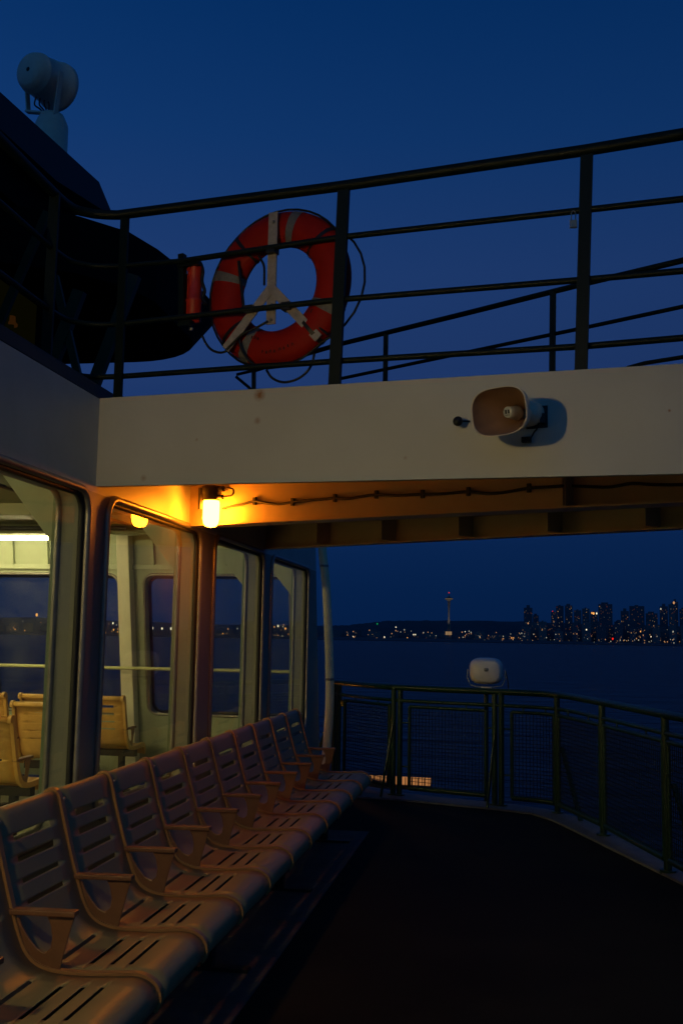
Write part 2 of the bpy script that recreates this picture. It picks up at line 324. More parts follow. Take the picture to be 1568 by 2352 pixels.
for (x, y), mm, s_, lb in [(A(273, 208), E_g, 1.6, 'green lamp on the hillside left of the observation tower'), (A(352, 222), E_w, 1.3, 'bright pale lamp on the shore, uphill of the double white lamps'),
        (A(304, 263), E_w, 1.4, 'single bright lamp at the waterline between the green lamp and the tower'), (A(388, 233), E_dw, 1.4, 'soft white lamp between the pale uphill lamp and the tower'),
        (A(427, 253), E_w, 1.3, 'left lamp of the bright white pair left of the tower foot'), (A(435, 253), E_w, 1.3, 'right lamp of the bright white pair left of the tower foot'),
        (A(401, 266), E_o, 1.0, 'orange lamp just below left of the bright white pair'), (A(488, 243), E_do, 1.1, 'dim orange lamp close left of the tower foot'),
        (A(645, 241), E_w, 1.0, 'pale lamp close right of the tower foot'), (A(662, 239), E_dw, 1.2, 'dim white lamp further right of the tower foot'),
        (A(172, 261), E_w, 1.2, 'bright lamp at the waterline beside the white pipe'), (A(182, 272), E_dw, 1.2, 'dim lamp at the waterline right of the one beside the pipe'),
        (A(842, 267), E_o, 1.3, 'bright orange lamp at the left end of the busy waterfront'), (A(850, 267), E_o, 1.1, 'smaller orange lamp touching the bright orange one on the waterfront'),
        (A(868, 284), E_w, 1.2, 'white lamp at the water right of the orange pair'), (A(1159, 234), E_w, 1.5, 'bright white lamp high between the mid towers'),
        (A(1142, 289), E_w, 1.3, 'white lamp at the water below the broad slab'), (A(1149, 290), E_w, 1.0, 'smaller white lamp right beside the one below the broad slab'),
        (A(1270, 271), E_r, 2.1, 'bright red lamp near the water below the right skyline'), (A(1190, 168), E_o, 2.3, 'glowing orange rooftop lamp among the mid towers'),
        (A(1183, 166), E_o, 1.7, 'left lamp of the glowing orange rooftop row'), (A(1203, 168), E_w, 1.8, 'right lamp of the glowing orange rooftop row'),
        (A(1388, 242), E_o, 1.4, 'orange lamp below the low flat block'), (A(1432, 263), E_w, 1.2, 'pale yellow lamp low in the right group'),
        (A(1526, 243), E_dw, 1.6, 'cool white lamp below the tallest right tower'), (A(1532, 128), E_do, 2.6, 'orange crown lamp on the tallest tower of the right group'),
        (A(912, 207), E_do, 1.8, 'orange lamp on the slim tower'), (A(1016, 158), E_r, .9, 'small red lamp atop the thin tower'),
        (A(722, 278), E_r, 1.0, 'small red lamp in the lamp row right of the tower foot'), (A(1476, 152), E_dw, 1.9, 'pale crown lamp at the left of the right group'),
        ((83, 1414), E_o, 3.2, 'brightest orange lamp seen through the leftmost cabin window'), ((129, 1427), E_o, 2.6, 'orange lamp seen at the right side of the leftmost cabin window'),
        ((52, 1428), E_dw, 1.2, 'dim white lamp through the leftmost cabin window'), ((350, 1443), E_w, 2.8, 'left of the three white lamps through the second cabin window'),
        ((372, 1444), E_w, 2.4, 'middle of the three white lamps through the second cabin window'), ((393, 1444), E_w, 2.8, 'right of the three white lamps through the second cabin window'),
        ((423, 1441), E_do, 1.6, 'orange lamp beside the three white ones through the second cabin window'), ((259, 1432), E_w, 2.2, 'pale lamp left of the slanted column in the cabin'),
        ((545, 1444), E_dw, 1.6, 'dim white lamp through the third cabin window'), ((655, 1444), E_o, 2.4, 'orange lamp through the last cabin window'), ((638, 1438), E_w, 2.4, 'white lamp through the last cabin window')]:
    lamp_lantern(x, y, mm, s_, label=lb)
for i in range(46):
    x = A(685 + i * 8.2, 0)[0] + RK.uniform(-1, 1)
    lamp_lantern(x, 1473 + .012 * (x - 1100) + RK.uniform(-.7, .7), RK.choice((E_dw, E_do, E_dw)), RK.uniform(.7, 1.1), label='small lamp in the even waterfront promenade row, %s from the left' % nth(i + 1), group='promenade lamps on the far waterfront')
for i, x in enumerate(sorted(RK.choice((RK.uniform(770, 1010), RK.uniform(1050, 1260), RK.uniform(1050, 1560))) for _ in range(75))):
    lamp_lantern(x, 1462 + .0175 * (x - 784) - RK.uniform(-3, 16), RK.choice((E_dw, E_do, E_do)), RK.uniform(.7, 1.3), label='faint street lamp on the dark far hillside, %s of its scatter from the left' % nth(i + 1), group='scattered street lamps on the far shore')
for i, x in enumerate(sorted(RK.choice((RK.uniform(0, 185), RK.uniform(240, 290), RK.uniform(335, 440), RK.uniform(485, 600), RK.uniform(620, 670))) for _ in range(44))):
    lamp_lantern(x, 1462 + .0175 * (x - 784) - RK.choice((RK.uniform(-4, 4), RK.uniform(-2, 26))), RK.choice((E_dw, E_do, E_do, E_o)), RK.uniform(1.0, 1.9), label='shore lamp seen through the cabin windows, %s of them from the left' % nth(i + 1), group='shore lamps seen through the cabin windows')
for i, x in enumerate(sorted(RK.uniform(1390, 1570) for _ in range(20))):
    lamp_lantern(x, 1474 + RK.uniform(-6, 7), RK.choice((E_dw, E_do, E_dw)), RK.uniform(.8, 1.3), label='pale quay lamp below the right towers, %s of its cluster from the left' % nth(i + 1), group='quay lamps below the right towers')

# ------------------------------------------------------------------ deck
m = bpy.data.materials.new('nonskid_deck'); m.use_nodes = True; n = m.node_tree.nodes; l = m.node_tree.links
b = n['Principled BSDF']; b.inputs['Roughness'].default_value = .8; b.inputs['Specular IOR Level'].default_value = .15
t = n.new('ShaderNodeTexCoord'); z1 = n.new('ShaderNodeTexNoise'); z1.inputs['Scale'].default_value = 240; z1.inputs['Detail'].default_value = 2; l.new(t.outputs['Object'], z1.inputs['Vector'])
z2 = n.new('ShaderNodeTexNoise'); z2.inputs['Scale'].default_value = 1.7; z2.inputs['Detail'].default_value = 6; l.new(t.outputs['Object'], z2.inputs['Vector'])
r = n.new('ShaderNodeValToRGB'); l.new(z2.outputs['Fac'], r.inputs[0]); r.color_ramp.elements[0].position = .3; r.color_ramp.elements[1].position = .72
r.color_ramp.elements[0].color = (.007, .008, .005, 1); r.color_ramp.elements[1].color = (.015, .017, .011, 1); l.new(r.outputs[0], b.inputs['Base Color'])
bp_ = n.new('ShaderNodeBump'); bp_.inputs['Strength'].default_value = .8; bp_.inputs['Distance'].default_value = .004; l.new(z1.outputs['Fac'], bp_.inputs['Height']); l.new(bp_.outputs[0], b.inputs['Normal'])
M_deck = m
inner = [onZ(x, y, 0) for x, y in ((700, 1831), (823, 1834), (913, 1840), (1126, 1861), (1205, 1869), (1240, 1876), (1280, 1893), (1568, 2036))]
inner[0] = Vector((-2.0, 10.15, 0)); dlt = (inner[-1] - inner[-2]).normalized(); inner.append(inner[-1] + dlt * 9.5)
feet = [onZ(x, y, 0) for x, y in ((765, 1797), (909, 1831), (1143, 1855), (1280, 1873), (1385, 1925), (1533, 2010))]
feet += [feet[-1] + (feet[-1] - feet[-2]), feet[-1] + (feet[-1] - feet[-2]) * 2.1]
def outward(P, d):
    o = []
    for i, p in enumerate(P):
        a = P[max(0, i - 1)]; b_ = P[min(len(P) - 1, i + 1)]; t_ = (b_ - a); t_.z = 0; t_.normalize(); o.append(p + Vector((-t_.y, t_.x, 0)) * d)
    return o
outer = outward(feet, .13); outer[0] = Vector((-2.0, outer[0].y, 0))
outer.append(outer[-1] + (outer[-1] - outer[-2]) * 3)
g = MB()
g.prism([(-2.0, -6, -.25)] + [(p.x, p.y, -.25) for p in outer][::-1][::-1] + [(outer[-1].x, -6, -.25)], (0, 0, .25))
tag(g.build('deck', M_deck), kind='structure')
g = MB()  # light grey waterway along the rail
A_, B_ = curve(inner, 3), outer
def resample(P, n_):
    ds = [0]
    for a, b_ in zip(P, P[1:]): ds.append(ds[-1] + (b_ - a).length)
    o = []
    for k in range(n_ + 1):
        d = ds[-1] * k / n_; i = max(j for j in range(len(P)) if ds[j] <= d + 1e-9); i = min(i, len(P) - 2); o.append(P[i].lerp(P[i + 1], (d - ds[i]) / max(1e-9, ds[i + 1] - ds[i])))
    return o
na = resample(inner[1:], 40)
nb = []
OB = resample(outer, 400)
for p in na: nb.append(min(OB, key=lambda q: (q - p).length))
for i in range(40):
    a, b_, c, d = na[i], na[i + 1], nb[i + 1], nb[i]
    if i == 0: a, d = Vector((-1.95, 10.1, 0)), Vector((-1.95, outer[0].y, 0))
    up = Vector((0, 0, .02)); g.hexa([a + up * .15, b_ + up * .15, c + up * .15, d + up * .15, a + up, b_ + up, c + up * 1.3, d + up * 1.3])
tag(g.build('deck_waterway', M_deckpaint), kind='structure')
g = MB(); g.box((-1.95, -6, .001), (-1.095, 8.36, .006)); tag(g.build('deck_strip', mat('dark_grey_deck_paint', (.085, .09, .095), .7, var=.3, bump=.2, scale=7, spec=.2)), kind='structure')

# ------------------------------------------------------------------ deck railing
H = Vector((0, 0, 1))
rail = empty('deck_railing', feet[2], 'dark green deck railing with wire mesh panels curving round the open deck edge', 'railing')
topz = 1.06; line = resample(curve(feet, 8), 90)
g = MB(); g.tube([p + H * topz for p in line], .030, 12); g.build('top_rail', M_green, rail)
g = MB(); g.tube([p + H * .935 for p in line], .018, 10); g.build('mid_rail', M_green, rail)
def along(p, q, d): return p + (q - p).normalized() * d
def post(p, nm='post', rr=.027):
    g = MB(); g.cyl((p.x, p.y, .0), (p.x, p.y, topz), rr, 14); g.cyl((p.x, p.y, .01), (p.x, p.y, .035), .055, 14); g.build(nm, M_green, rail)
nrm = outward(feet, 1.0)
T = [(b_ - a).normalized() for a, b_ in zip(feet, feet[1:])]; T.append(T[-1])
panels = []
for i, p in enumerate(feet):
    out_ = (nrm[i] - p); inn = -out_
    if i in (1, 2): post(p - T[i] * .035); post(p + T[i] * .035); 
    elif i == 0: post(p); post(p + T[0] * .09)
    else: post(p)
    g = MB()
    if i in (1, 2):
        g.bar(p - T[i] * .01 + inn * .04 + H * .70, p - T[i] * .02 + inn * .20 + H * .02, .03, .012, up=T[i]); g.build('brace', M_green, rail)
    elif i == 0:
        g.bar(p + H * .75 + inn * .03, p + inn * .28 - T[0] * .06 + H * .02, .035, .012, up=T[i]); g.build('brace', M_green, rail)
    elif i in (3, 5):
        q = T[i]; g.bar(p + q * .03 + H * .60 + out_ * .04, p + q * .42 + H * .02 + out_ * .06, .035, .02); g.build('brace', M_green, rail)
for i in range(len(feet) - 1):
    a = feet[i] + T[i] * (.20 if i == 0 else .14 if i < 3 else .045); b_ = feet[i + 1] - T[i] * (.12 if i < 2 else .045)
    if i == 2: seg = [q for q in resample(curve(feet, 8), 400)]; ia = min(range(401), key=lambda k: (seg[k] - a).length); ib = min(range(401), key=lambda k: (seg[k] - b_).length); pts = seg[ia:ib:max(1, (ib - ia) // 7)] + [seg[ib]]
    else: pts = [a, b_]
    z0, z1 = .10, .88
    g = MB()
    g.tube([p + H * z1 for p in pts], .017, 8); g.tube([p + H * z0 for p in pts], .024, 8)
    g.tube([pts[0] + H * z0, pts[0] + H * z1], .017, 8); g.tube([pts[-1] + H * z0, pts[-1] + H * z1], .017, 8)
    for k in (.25, .75):
        q = resample(pts, 8)[int(k * 8)]; g.cyl(q + H * z1, q + H * .935, .007, 8)
    for zz in (.3, .72):
        g.cyl(pts[0] + H * zz - T[i] * (.10 if i in (1, 2) else .03), pts[0] + H * zz, .008, 8); g.cyl(pts[-1] + H * zz, pts[-1] + H * zz + T[i] * (.08 if i < 2 else .03), .008, 8)
    fr = g.build('panel_frame', M_green, rail)
    Ln = sum((q - p).length for p, q in zip(pts, pts[1:])); nv = int(Ln / .0335); rs = resample(pts, nv)
    g = MB()
    for p in rs[1:-1]: g.bar(p + H * z0, p + H * z1, .0062, .0062)
    zz = z0 + .03
    while zz < z1 - .01:
        for p, q in zip(pts, pts[1:]): g.bar(p + H * zz, q + H * zz, .0050, .0050)
        zz += .0335
    mm_ = g.build('wire_mesh', M_dark, rail)
# padlock on the corner post
pk = feet[0] + T[0] * .045 + Vector((0, -.04, .86))
def padlock(o, body, sh, name, label, s=1.0):
    root = empty(name, o, label, 'padlock')
    g = MB(); g.tube([o + Vector(v) * s for v in [(-.014, 0, 0), (-.014, 0, .05), (-.009, 0, .064), (0, 0, .07), (.009, 0, .064), (.014, 0, .05), (.014, 0, 0)]], .0038 * s, 8); g.build('shackle', sh, root)
    g = MB(); g.box(o + Vector((-.024, -.011, -.05)) * s, o + Vector((.024, .011, .004)) * s); g.build('lock_body', body, root, bevel=.004 * s)
padlock(onY(783, 1609, pk.y), M_brass, M_trim, 'padlock', 'brass padlock with a long shackle hanging at the left end of the deck railing', 1.25)

# ------------------------------------------------------------------ floodlight on the railing
fb = feet[2] - T[2] * .15; fb = onZ(1116, 1581, 1.085); fb = far(1116, 1.0); fb = onY(1116, 1584, 10.15)
fl = empty('floodlight', fb, 'rounded white floodlight in a yoke standing behind the deck railing', 'floodlight')
def rbox(mb, c, ax, up, hw_, hh_, prof, n=32, e=3.2):
    """superellipse loft along ax: prof = (distance, scale)"""
    c = Vector(c); ax = Vector(ax).normalized(); up = Vector(up); up = (up - ax * ax.dot(up)).normalized(); rt = ax.cross(up); vs = []; fs = []
    for h, s_ in prof:
        for k in range(n):
            th = 2 * math.pi * k / n; cs, sn = math.cos(th), math.sin(th)
            x_ = math.copysign(abs(cs) ** (2 / e), cs) * hw_ * s_; y_ = math.copysign(abs(sn) ** (2 / e), sn) * hh_ * s_
            vs.append(c + ax * h + rt * x_ + up * y_)
    for i in range(len(prof) - 1):
        for k in range(n): fs.append((i * n + k, i * n + (k + 1) % n, (i + 1) * n + (k + 1) % n, (i + 1) * n + k))
    return mb.add(vs, fs, True)
vw = Vector((fb.x, fb.y, 0)).normalized(); rt_ = Vector((vw.y, -vw.x, 0))
cc = fb + H * .175 - vw * .0
g = MB(); rbox(g, cc, vw, H, .162, .128, [(-.13, .0), (-.13, .70), (-.115, .80), (-.08, .88), (-.02, .97), (.10, 1.0), (.16, 1.02), (.16, .94), (.12, .9), (.12, 0)]); g.build('housing', M_lampw, fl)
g = MB(); rbox(g, cc - vw * .132 + H * .02, vw, H, .022, .018, [(0, 0), (0, 1), (.006, 1), (.006, 0)]); g.build('rear_cap', M_trim, fl)
g = MB(); pts = [cc + rt_ * .178 + H * .02, cc + rt_ * .185 - H * .06, cc + rt_ * .15 - H * .135, cc + rt_ * .06 - H * .15, cc - rt_ * .06 - H * .15, cc - rt_ * .15 - H * .135, cc - rt_ * .185 - H * .06, cc - rt_ * .178 + H * .02]
for a, b_ in zip(pts, pts[1:]): g.bar(a, b_, .008, .035, up=vw)
g.build('yoke', M_trim, fl)
g = MB(); g.box(cc + Vector((-.05, -.04, -.20)), cc + Vector((.05, .04, -.145))); g.build('pedestal', M_lampw, fl, bevel=.004)
g = MB(); g.cyl(fb - H * 1.1, fb - H * .02, .022, 14); g.build('stand', M_green, fl)
g = MB(); g.tube(curve([cc + rt_ * .185, cc + rt_ * .205 - H * .08, cc + rt_ * .21 - H * .17, cc + rt_ * .17 - H * .22, cc + rt_ * .06 - H * .2]), .006, 8); g.build('cord', M_cable, fl)

# ------------------------------------------------------------------ cabin
XW = -1.95; TH = .14; ZT = 2.215; ZB = .66; ZR = 2.675; R_ = .11
cabin = empty('passenger_cabin', (XW, 6, 0), 'cream ferry passenger cabin with big rounded windows, lit inside', 'cabin')
posts_y = [(-3.95, -3.70), (-2.18, -1.95), (-.44, -.2), (1.30, 1.55), (2.98, 3.23), (4.53, 4.765), (6.34, 6.65), (8.075, 8.35)]
YE0, RAKE = 10.35, .21
def yend(z): return YE0 + RAKE * (2.44 - z)
def wall_map(u, v, d): return Vector((XW - d, u, v))                 # u = y, v = z, d = depth inward
def front_map(u, v, d): return Vector((u, yend(v) - d, v))           # u = x
def arc(cx_, cy_, r, a0, n_=6): return [(cx_ + r * math.cos(a0 + math.pi / 2 * k / n_), cy_ + r * math.sin(a0 + math.pi / 2 * k / n_)) for k in range(n_ + 1)]
def corner_fill(mb, fm, a, b_, c, d, r, th, d0=0):
    for (px, py, cx_, cy_, a0) in ((a, c, a + r, c + r, math.pi), (b_, c, b_ - r, c + r, 1.5 * math.pi), (b_, d, b_ - r, d - r, 0), (a, d, a + r, d - r, .5 * math.pi)):
        poly = [(px, py)] + arc(cx_, cy_, r, a0); n_ = len(poly)
        v = [fm(u, w_, d0) for u, w_ in poly] + [fm(u, w_, d0 + th) for u, w_ in poly]
        mb.add(v, [tuple(range(n_)), tuple(range(n_, 2 * n_))[::-1]] + [(i, (i + 1) % n_, n_ + (i + 1) % n_, n_ + i) for i in range(n_)])
def tile(mb, fm, u0, u1, v0, v1, th, d0=0):
    mb.hexa([fm(u0, v0, d0), fm(u1, v0, d0), fm(u1, v0, d0 + th), fm(u0, v0, d0 + th), fm(u0, v1, d0), fm(u1, v1, d0), fm(u1, v1, d0 + th), fm(u0, v1, d0 + th)])
def loop(a, b_, c, d, r): return arc(b_ - r, d - r, r, 0) + arc(a + r, d - r, r, math.pi / 2) + arc(a + r, c + r, r, math.pi) + arc(b_ - r, c + r, r, 1.5 * math.pi)
# glass
gm = bpy.data.materials.new('window_glass'); gm.use_nodes = True; n = gm.node_tree.nodes; l = gm.node_tree.links; n.clear()
tr = n.new('ShaderNodeBsdfTransparent'); tr.inputs[0].default_value = (.90, .93, .88, 1); gl = n.new('ShaderNodeBsdfGlossy'); gl.inputs['Roughness'].default_value = .03
lw = n.new('ShaderNodeFresnel'); gg = n.new('ShaderNodeNewGeometry'); ir = n.new('ShaderNodeMapRange'); ir.inputs[3].default_value = 1.38; ir.inputs[4].default_value = 1 / 1.38; l.new(gg.outputs['Backfacing'], ir.inputs[0]); l.new(ir.outputs[0], lw.inputs[0]); mx = n.new('ShaderNodeMixShader'); o = n.new('ShaderNodeOutputMaterial')
l.new(lw.outputs[0], mx.inputs[0]); l.new(tr.outputs[0], mx.inputs[1]); l.new(gl.outputs[0], mx.inputs[2]); df = n.new('ShaderNodeBsdfDiffuse'); df.inputs[0].default_value = (.6, .62, .6, 1); m2 = n.new('ShaderNodeMixShader'); tcg = n.new('ShaderNodeTexCoord'); nz = n.new('ShaderNodeTexNoise'); nz.inputs['Scale'].default_value = 3.5; nz.inputs['Detail'].default_value = 8; nz.inputs['Roughness'].default_value = .7
l.new(tcg.outputs['Object'], nz.inputs['Vector']); nr = n.new('ShaderNodeMapRange'); nr.inputs[1].default_value = .38; nr.inputs[2].default_value = .75; nr.inputs[3].default_value = .02; nr.inputs[4].default_value = .11; l.new(nz.outputs['Fac'], nr.inputs[0])
l.new(nr.outputs[0], m2.inputs[0]); l.new(mx.outputs[0], m2.inputs[1]); l.new(df.outputs[0], m2.inputs[2]); l.new(m2.outputs[0], o.inputs[0])
def window(fm, a, b_, c, d, r, sgn=1):
    """frame = metal trim, with the gasket and the pane as its sub-parts"""
    lp = loop(a, b_, c, d, r); lp2 = loop(a + .022, b_ - .022, c + .022, d - .022, r - .015)
    g = MB(); g.tube([fm(u, v, -.004) for u, v in lp], .019, 8, closed=True); g.tube([fm(u, v, TH) for u, v in lp], .016, 8, closed=True); fr = g.build('window', M_trim, cabin)
    g = MB(); g.tube([fm(u, v, .018) for u, v in lp2], .015, 8, closed=True); g.build('gasket', M_rubber, fr)
    lp3 = [fm(u, v, .02) for u, v in lp2]; g = MB(); g.add(lp3, [tuple(range(len(lp3)))]); g.build('pane', gm, fr)
wall = MB(); Y0 = posts_y[0][0]
for (a, b_), nx in zip(posts_y, posts_y[1:] + [(10.2, None)]):
    wa, wb = b_, nx[0]
    tile(wall, wall_map, a, b_, ZB, ZT, TH)
    if nx[1] is not None or True: corner_fill(wall, wall_map, wa, wb if nx[1] else 9.98, ZB, ZT, R_, TH)
# last bay: raked end
wall_last = (posts_y[-1][1], 9.98)
tile(wall, wall_map, Y0, YE0 - .5, .0, ZB, TH); rfa = MB(); tile(rfa, wall_map, Y0, YE0 - .5, ZT, ZR, TH)
v = [Vector((XW, 9.98, ZB)), Vector((XW, yend(ZB), ZB)), Vector((XW, yend(ZT), ZT)), Vector((XW, 9.98, ZT))]
wall.prism(v, (-TH, 0, 0))
wall.prism([Vector((XW, YE0 - .5, 0)), Vector((XW, yend(0), 0)), Vector((XW, yend(ZB), ZB)), Vector((XW, YE0 - .5, ZB))], (-TH, 0, 0))
rfa.prism([Vector((XW, YE0 - .5, ZT)), Vector((XW, yend(ZT), ZT)), Vector((XW, yend(ZR), ZR)), Vector((XW, YE0 - .5, ZR))], (-TH, 0, 0))
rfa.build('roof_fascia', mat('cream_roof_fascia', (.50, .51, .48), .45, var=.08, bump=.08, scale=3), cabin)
M_wall = mat('shaded_cream_wall', (.30, .30, .25), .5, var=.08, bump=.08, scale=3, spec=.25)  # cream darkened in the base colour to paint the shade on the wall
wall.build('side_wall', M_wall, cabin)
for (a, b_), nx in zip(posts_y, posts_y[1:] + [(9.98, 0)]): window(wall_map, b_, nx[0], ZB, ZT, R_)
# inner lining of the posts and the knee gussets
XI = XW - TH
for a, b_ in posts_y + [(9.98, 10.3)]:
    g = MB(); g.box((XI - .03, a - .004, ZB - .1), (XI - .002, b_ + .004, 2.55)); g.build('post_lining', M_line, cabin)
    g = MB(); g.prism([(XI - .03, a + .08, 1.93), (XI - .55, a + .08, 2.56), (XI - .03, a + .08, 2.56)], (0, .02, 0)); g.build('knee_gusset', M_cabin_in, cabin)
g = MB(); g.box((XI - .02, Y0, 0), (XI - .002, 10.0, ZB - .01)); g.box((XI - .02, Y0, ZT + .02), (XI - .002, 10.0, 2.56)); g.build('wall_lining', M_cabin_in, cabin)
# front wall
XL = -9.4
def fx_(x, y):
    p = hit(x, y, front_map(-3, 1.5, 0), Vector((0, 1, RAKE)).normalized()); return p.x
cols = []
uA1 = (fx_(278, 1330) + fx_(300, 1650)) / 2; uB0 = (fx_(337, 1320) + fx_(355, 1640)) / 2; uB1 = (fx_(668, 1330) + fx_(682, 1640)) / 2
wn = [(uB0, uB1)]; pz = uA1
while pz > XL + 1.6: wn.append((pz - 1.48, pz)); pz -= 1.48 + (uB0 - uA1)
wn.sort(); FT, FB = 2.16, .70
fw = MB(); prev = XL
for a, b_ in wn:
    tile(fw, front_map, prev, a, FB, FT, TH); corner_fill(fw, front_map, a, b_, FB, FT, R_, TH); prev = b_
tile(fw, front_map, prev, XW - TH - .001, FB, FT, TH); tile(fw, front_map, XL, XW - TH - .001, 0, FB, TH); tile(fw, front_map, XL, XW - TH - .001, FT, ZR - .01, TH)
fw.build('front_wall', M_cabin_in, cabin)
for a, b_ in wn: window(front_map, a, b_, FB, FT, R_)
prev = None
for (a, b_), (c, d) in zip(wn, wn[1:]):     # columns between the front windows stand proud of the wall
    g = MB(); mid = (b_ + c) / 2
    for_ = [front_map(mid - .10, .0, TH + .002), front_map(mid + .035, .0, TH + .002), front_map(mid + .035, .0, TH + .14), front_map(mid - .10, .0, TH + .14)]
    top = [front_map(mid - .10, 2.55, TH + .002), front_map(mid + .035, 2.55, TH + .002), front_map(mid + .035, 2.55, TH + .14), front_map(mid - .10, 2.55, TH + .14)]
    g.hexa(for_ + top); g.build('column', M_cabin_col, cabin, bevel=.008)
g = MB()
for k in range(19):
    xx = XL + .3 + k * .39
    if xx < XW - .3: g.bar(front_map(xx, 2.25, TH + .02), front_map(xx, 2.54, TH + .02), .012, .05)
g.bar(front_map(XL, 2.235, TH + .03), front_map(XI - .05, 2.235, TH + .03), .02, .05); g.build('header_stiffener', M_cabin_in, cabin)
g = MB(); g.tube([(XL, 9.98 + .18, 1.19), (XI - .06, 9.98 + .18, 1.19)], .017, 10)
g.build('handrail', mat('yellow_green_handrail', (.60, .62, .30), .4, var=.05), cabin)
# shell: floor, roof, ceiling, far side wall, aft wall
g = MB(); g.box((XL, Y0, -.02), (XI - .03, 10.3, .004)); g.build('floor', mat('cabin_floor_vinyl', (.22, .23, .16), .5, var=.15, scale=6), cabin)
g = MB(); g.box((XL, Y0, 2.60), (XI - .001, 10.05, 2.62)); 
g.build('ceiling', M_ceil, cabin)
g = MB(); g.box((XL - .1, Y0 - .1, 2.68), (XW - .0, 10.25, 2.74)); g.build('roof', M_house, cabin)
g = MB(); g.box((XL - .1, Y0, -.02), (XL, 10.3, 2.67)); g.build('far_side_wall', M_cabin_in, cabin)
g = MB(); g.box((XL, Y0 - .1, -.02), (XW - .002, Y0, 2.67)); g.build('aft_wall', M_cabin_in, cabin)
g = MB()
for k in range(9):
    yy = -3 + k * 1.55; g.box((XL, yy, 2.50), (XI - .56, yy + .05, 2.598))
g.build('ceiling_beam', M_ceil, cabin)
g = MB(); g.tube([(XL, 9.3, 2.545), (-3.6, 9.3, 2.545)], .02, 10); g.tube([(-3.3, -3, 2.5), (-3.3, 9.0, 2.5)], .015, 8); g.build('ceiling_pipe', M_black, cabin)

# fluorescent tubes in the cabin
E_fl = emit('fluorescent_phosphor', (1.0, .80, .36), 190.0)
E_flf = emit('fluorescent_phosphor_front', (1.0, .84, .42), 62.0)
def fluoro(x1, y, z, label, L_=1.2, em=None):
    root = empty('fluorescent_lamp', (x1 - L_ / 2, y, z), label, 'ceiling light')
    g = MB(); g.tube([(x1, y, z), (x1 - L_, y, z)], .020, 14); g.build('tube', em or E_fl, root)
    g = MB(); g.box((x1 - L_ + .05, y - .03, z + .05), (x1 - .06, y + .03, z + .085)); g.build('fixture', M_lampw, root, bevel=.005)
    for xx in (x1 - .30, x1 - L_ + .3):
        g = MB(); g.cyl((xx, y, z + .02), (xx, y, 2.599), .007, 8); g.build('hanger', M_trim, root)
    return root
p = onY(130, 1239, 9.75)
fluoro(p.x, 9.55, p.z - .005, 'bright fluorescent tube hanging above the front windows of the cabin', em=E_flf)
fluoro(-4.6, 6.0, 2.42, 'fluorescent tube over the middle of the cabin, beside the forward benches')
fluoro(-4.6, 2.6, 2.42, 'fluorescent tube in the cabin abreast of the near end of the outdoor bench')
fluoro(-6.9, 8.0, 2.42, 'fluorescent tube over the far side of the cabin')
fluoro(-4.4, -1.0, 2.42, 'fluorescent tube at the after end of the cabin')

# ------------------------------------------------------------------ seats
PROF = [(-1.742, .905), (-1.748, .925), (-1.738, .940), (-1.718, .945), (-1.702, .932), (-1.690, .90), (-1.668, .82), (-1.645, .74), (-1.620, .66), (-1.592, .58), (-1.565, .52), (-1.530, .480), (-1.48, .458),
        (-1.42, .450), (-1.34, .450), (-1.25, .455), (-1.19, .460), (-1.155, .458), (-1.125, .447), (-1.105, .428), (-1.097, .403), (-1.100, .378), (-1.112, .36)]
def dense(P, step=.008):
    o = curve([(x_, z_, 0) for x_, z_ in P], 10); return resample(o, int(sum((b_ - a).length for a, b_ in zip(o, o[1:])) / step))
PD = dense(PROF)
SLOTS_B = [.845, .775, .705, .635]; SLOTS_S = [-1.475, -1.375, -1.305, -1.235]
PITCHS = .511; X0P = -1.7
def seat_mesh():
    g = MB(); ys = [0, .0155, .11, .15, .36, .40, PITCHS - .0155, PITCHS]; ys = [.012, .11, .395, PITCHS - .012]
    # columns: plain | slot zone | plain
    n_ = len(PD); rows = []
    for q in PD: rows.append([(q.x, y_, q.y) for y_ in ys])
    vs = [v for r_ in rows for v in r_]; fs = []
    for i in range(n_ - 1):
        a, b_ = PD[i], PD[i + 1]; mx_, mz = (a.x + b_.x) / 2, (a.y + b_.y) / 2
        hole = (mz > .55 and mx_ > -1.70 and any(abs(mz - s_) < .0085 for s_ in SLOTS_B)) or (mz < .5 and mx_ < -1.2 and any(abs(mx_ - s_) < .0075 for s_ in SLOTS_S))
        for k in range(3):
            if hole and k == 1: continue
            fs.append((i * 4 + k, i * 4 + k + 1, (i + 1) * 4 + k + 1, (i + 1) * 4 + k))
    return g.add(vs, fs, True)
def frame_mesh(y0, wd, proud=.012, deep=.028):
    g = MB(); P = PD; n_ = len(P); A1 = []; A2 = []
    for i, q in enumerate(P):
        a = P[max(0, i - 1)]; b_ = P[min(n_ - 1, i + 1)]; t_ = (b_ - a).normalized(); nn = Vector((-t_.y, t_.x, 0))  # towards sitter
        A1.append(q + nn * proud); A2.append(q - nn * deep)
    vs = []
    for a, b_ in zip(A1, A2): vs += [(a.x, y0, a.y), (a.x, y0 + wd, a.y), (b_.x, y0 + wd, b_.y), (b_.x, y0, b_.y)]
    fs = [(i * 4 + k, (i + 1) * 4 + k, (i + 1) * 4 + (k + 1) % 4, i * 4 + (k + 1) % 4) for i in range(n_ - 1) for k in range(4)] + [(0, 1, 2, 3), tuple(range(4 * n_ - 4, 4 * n_))]
    return g.add(vs, fs, False)
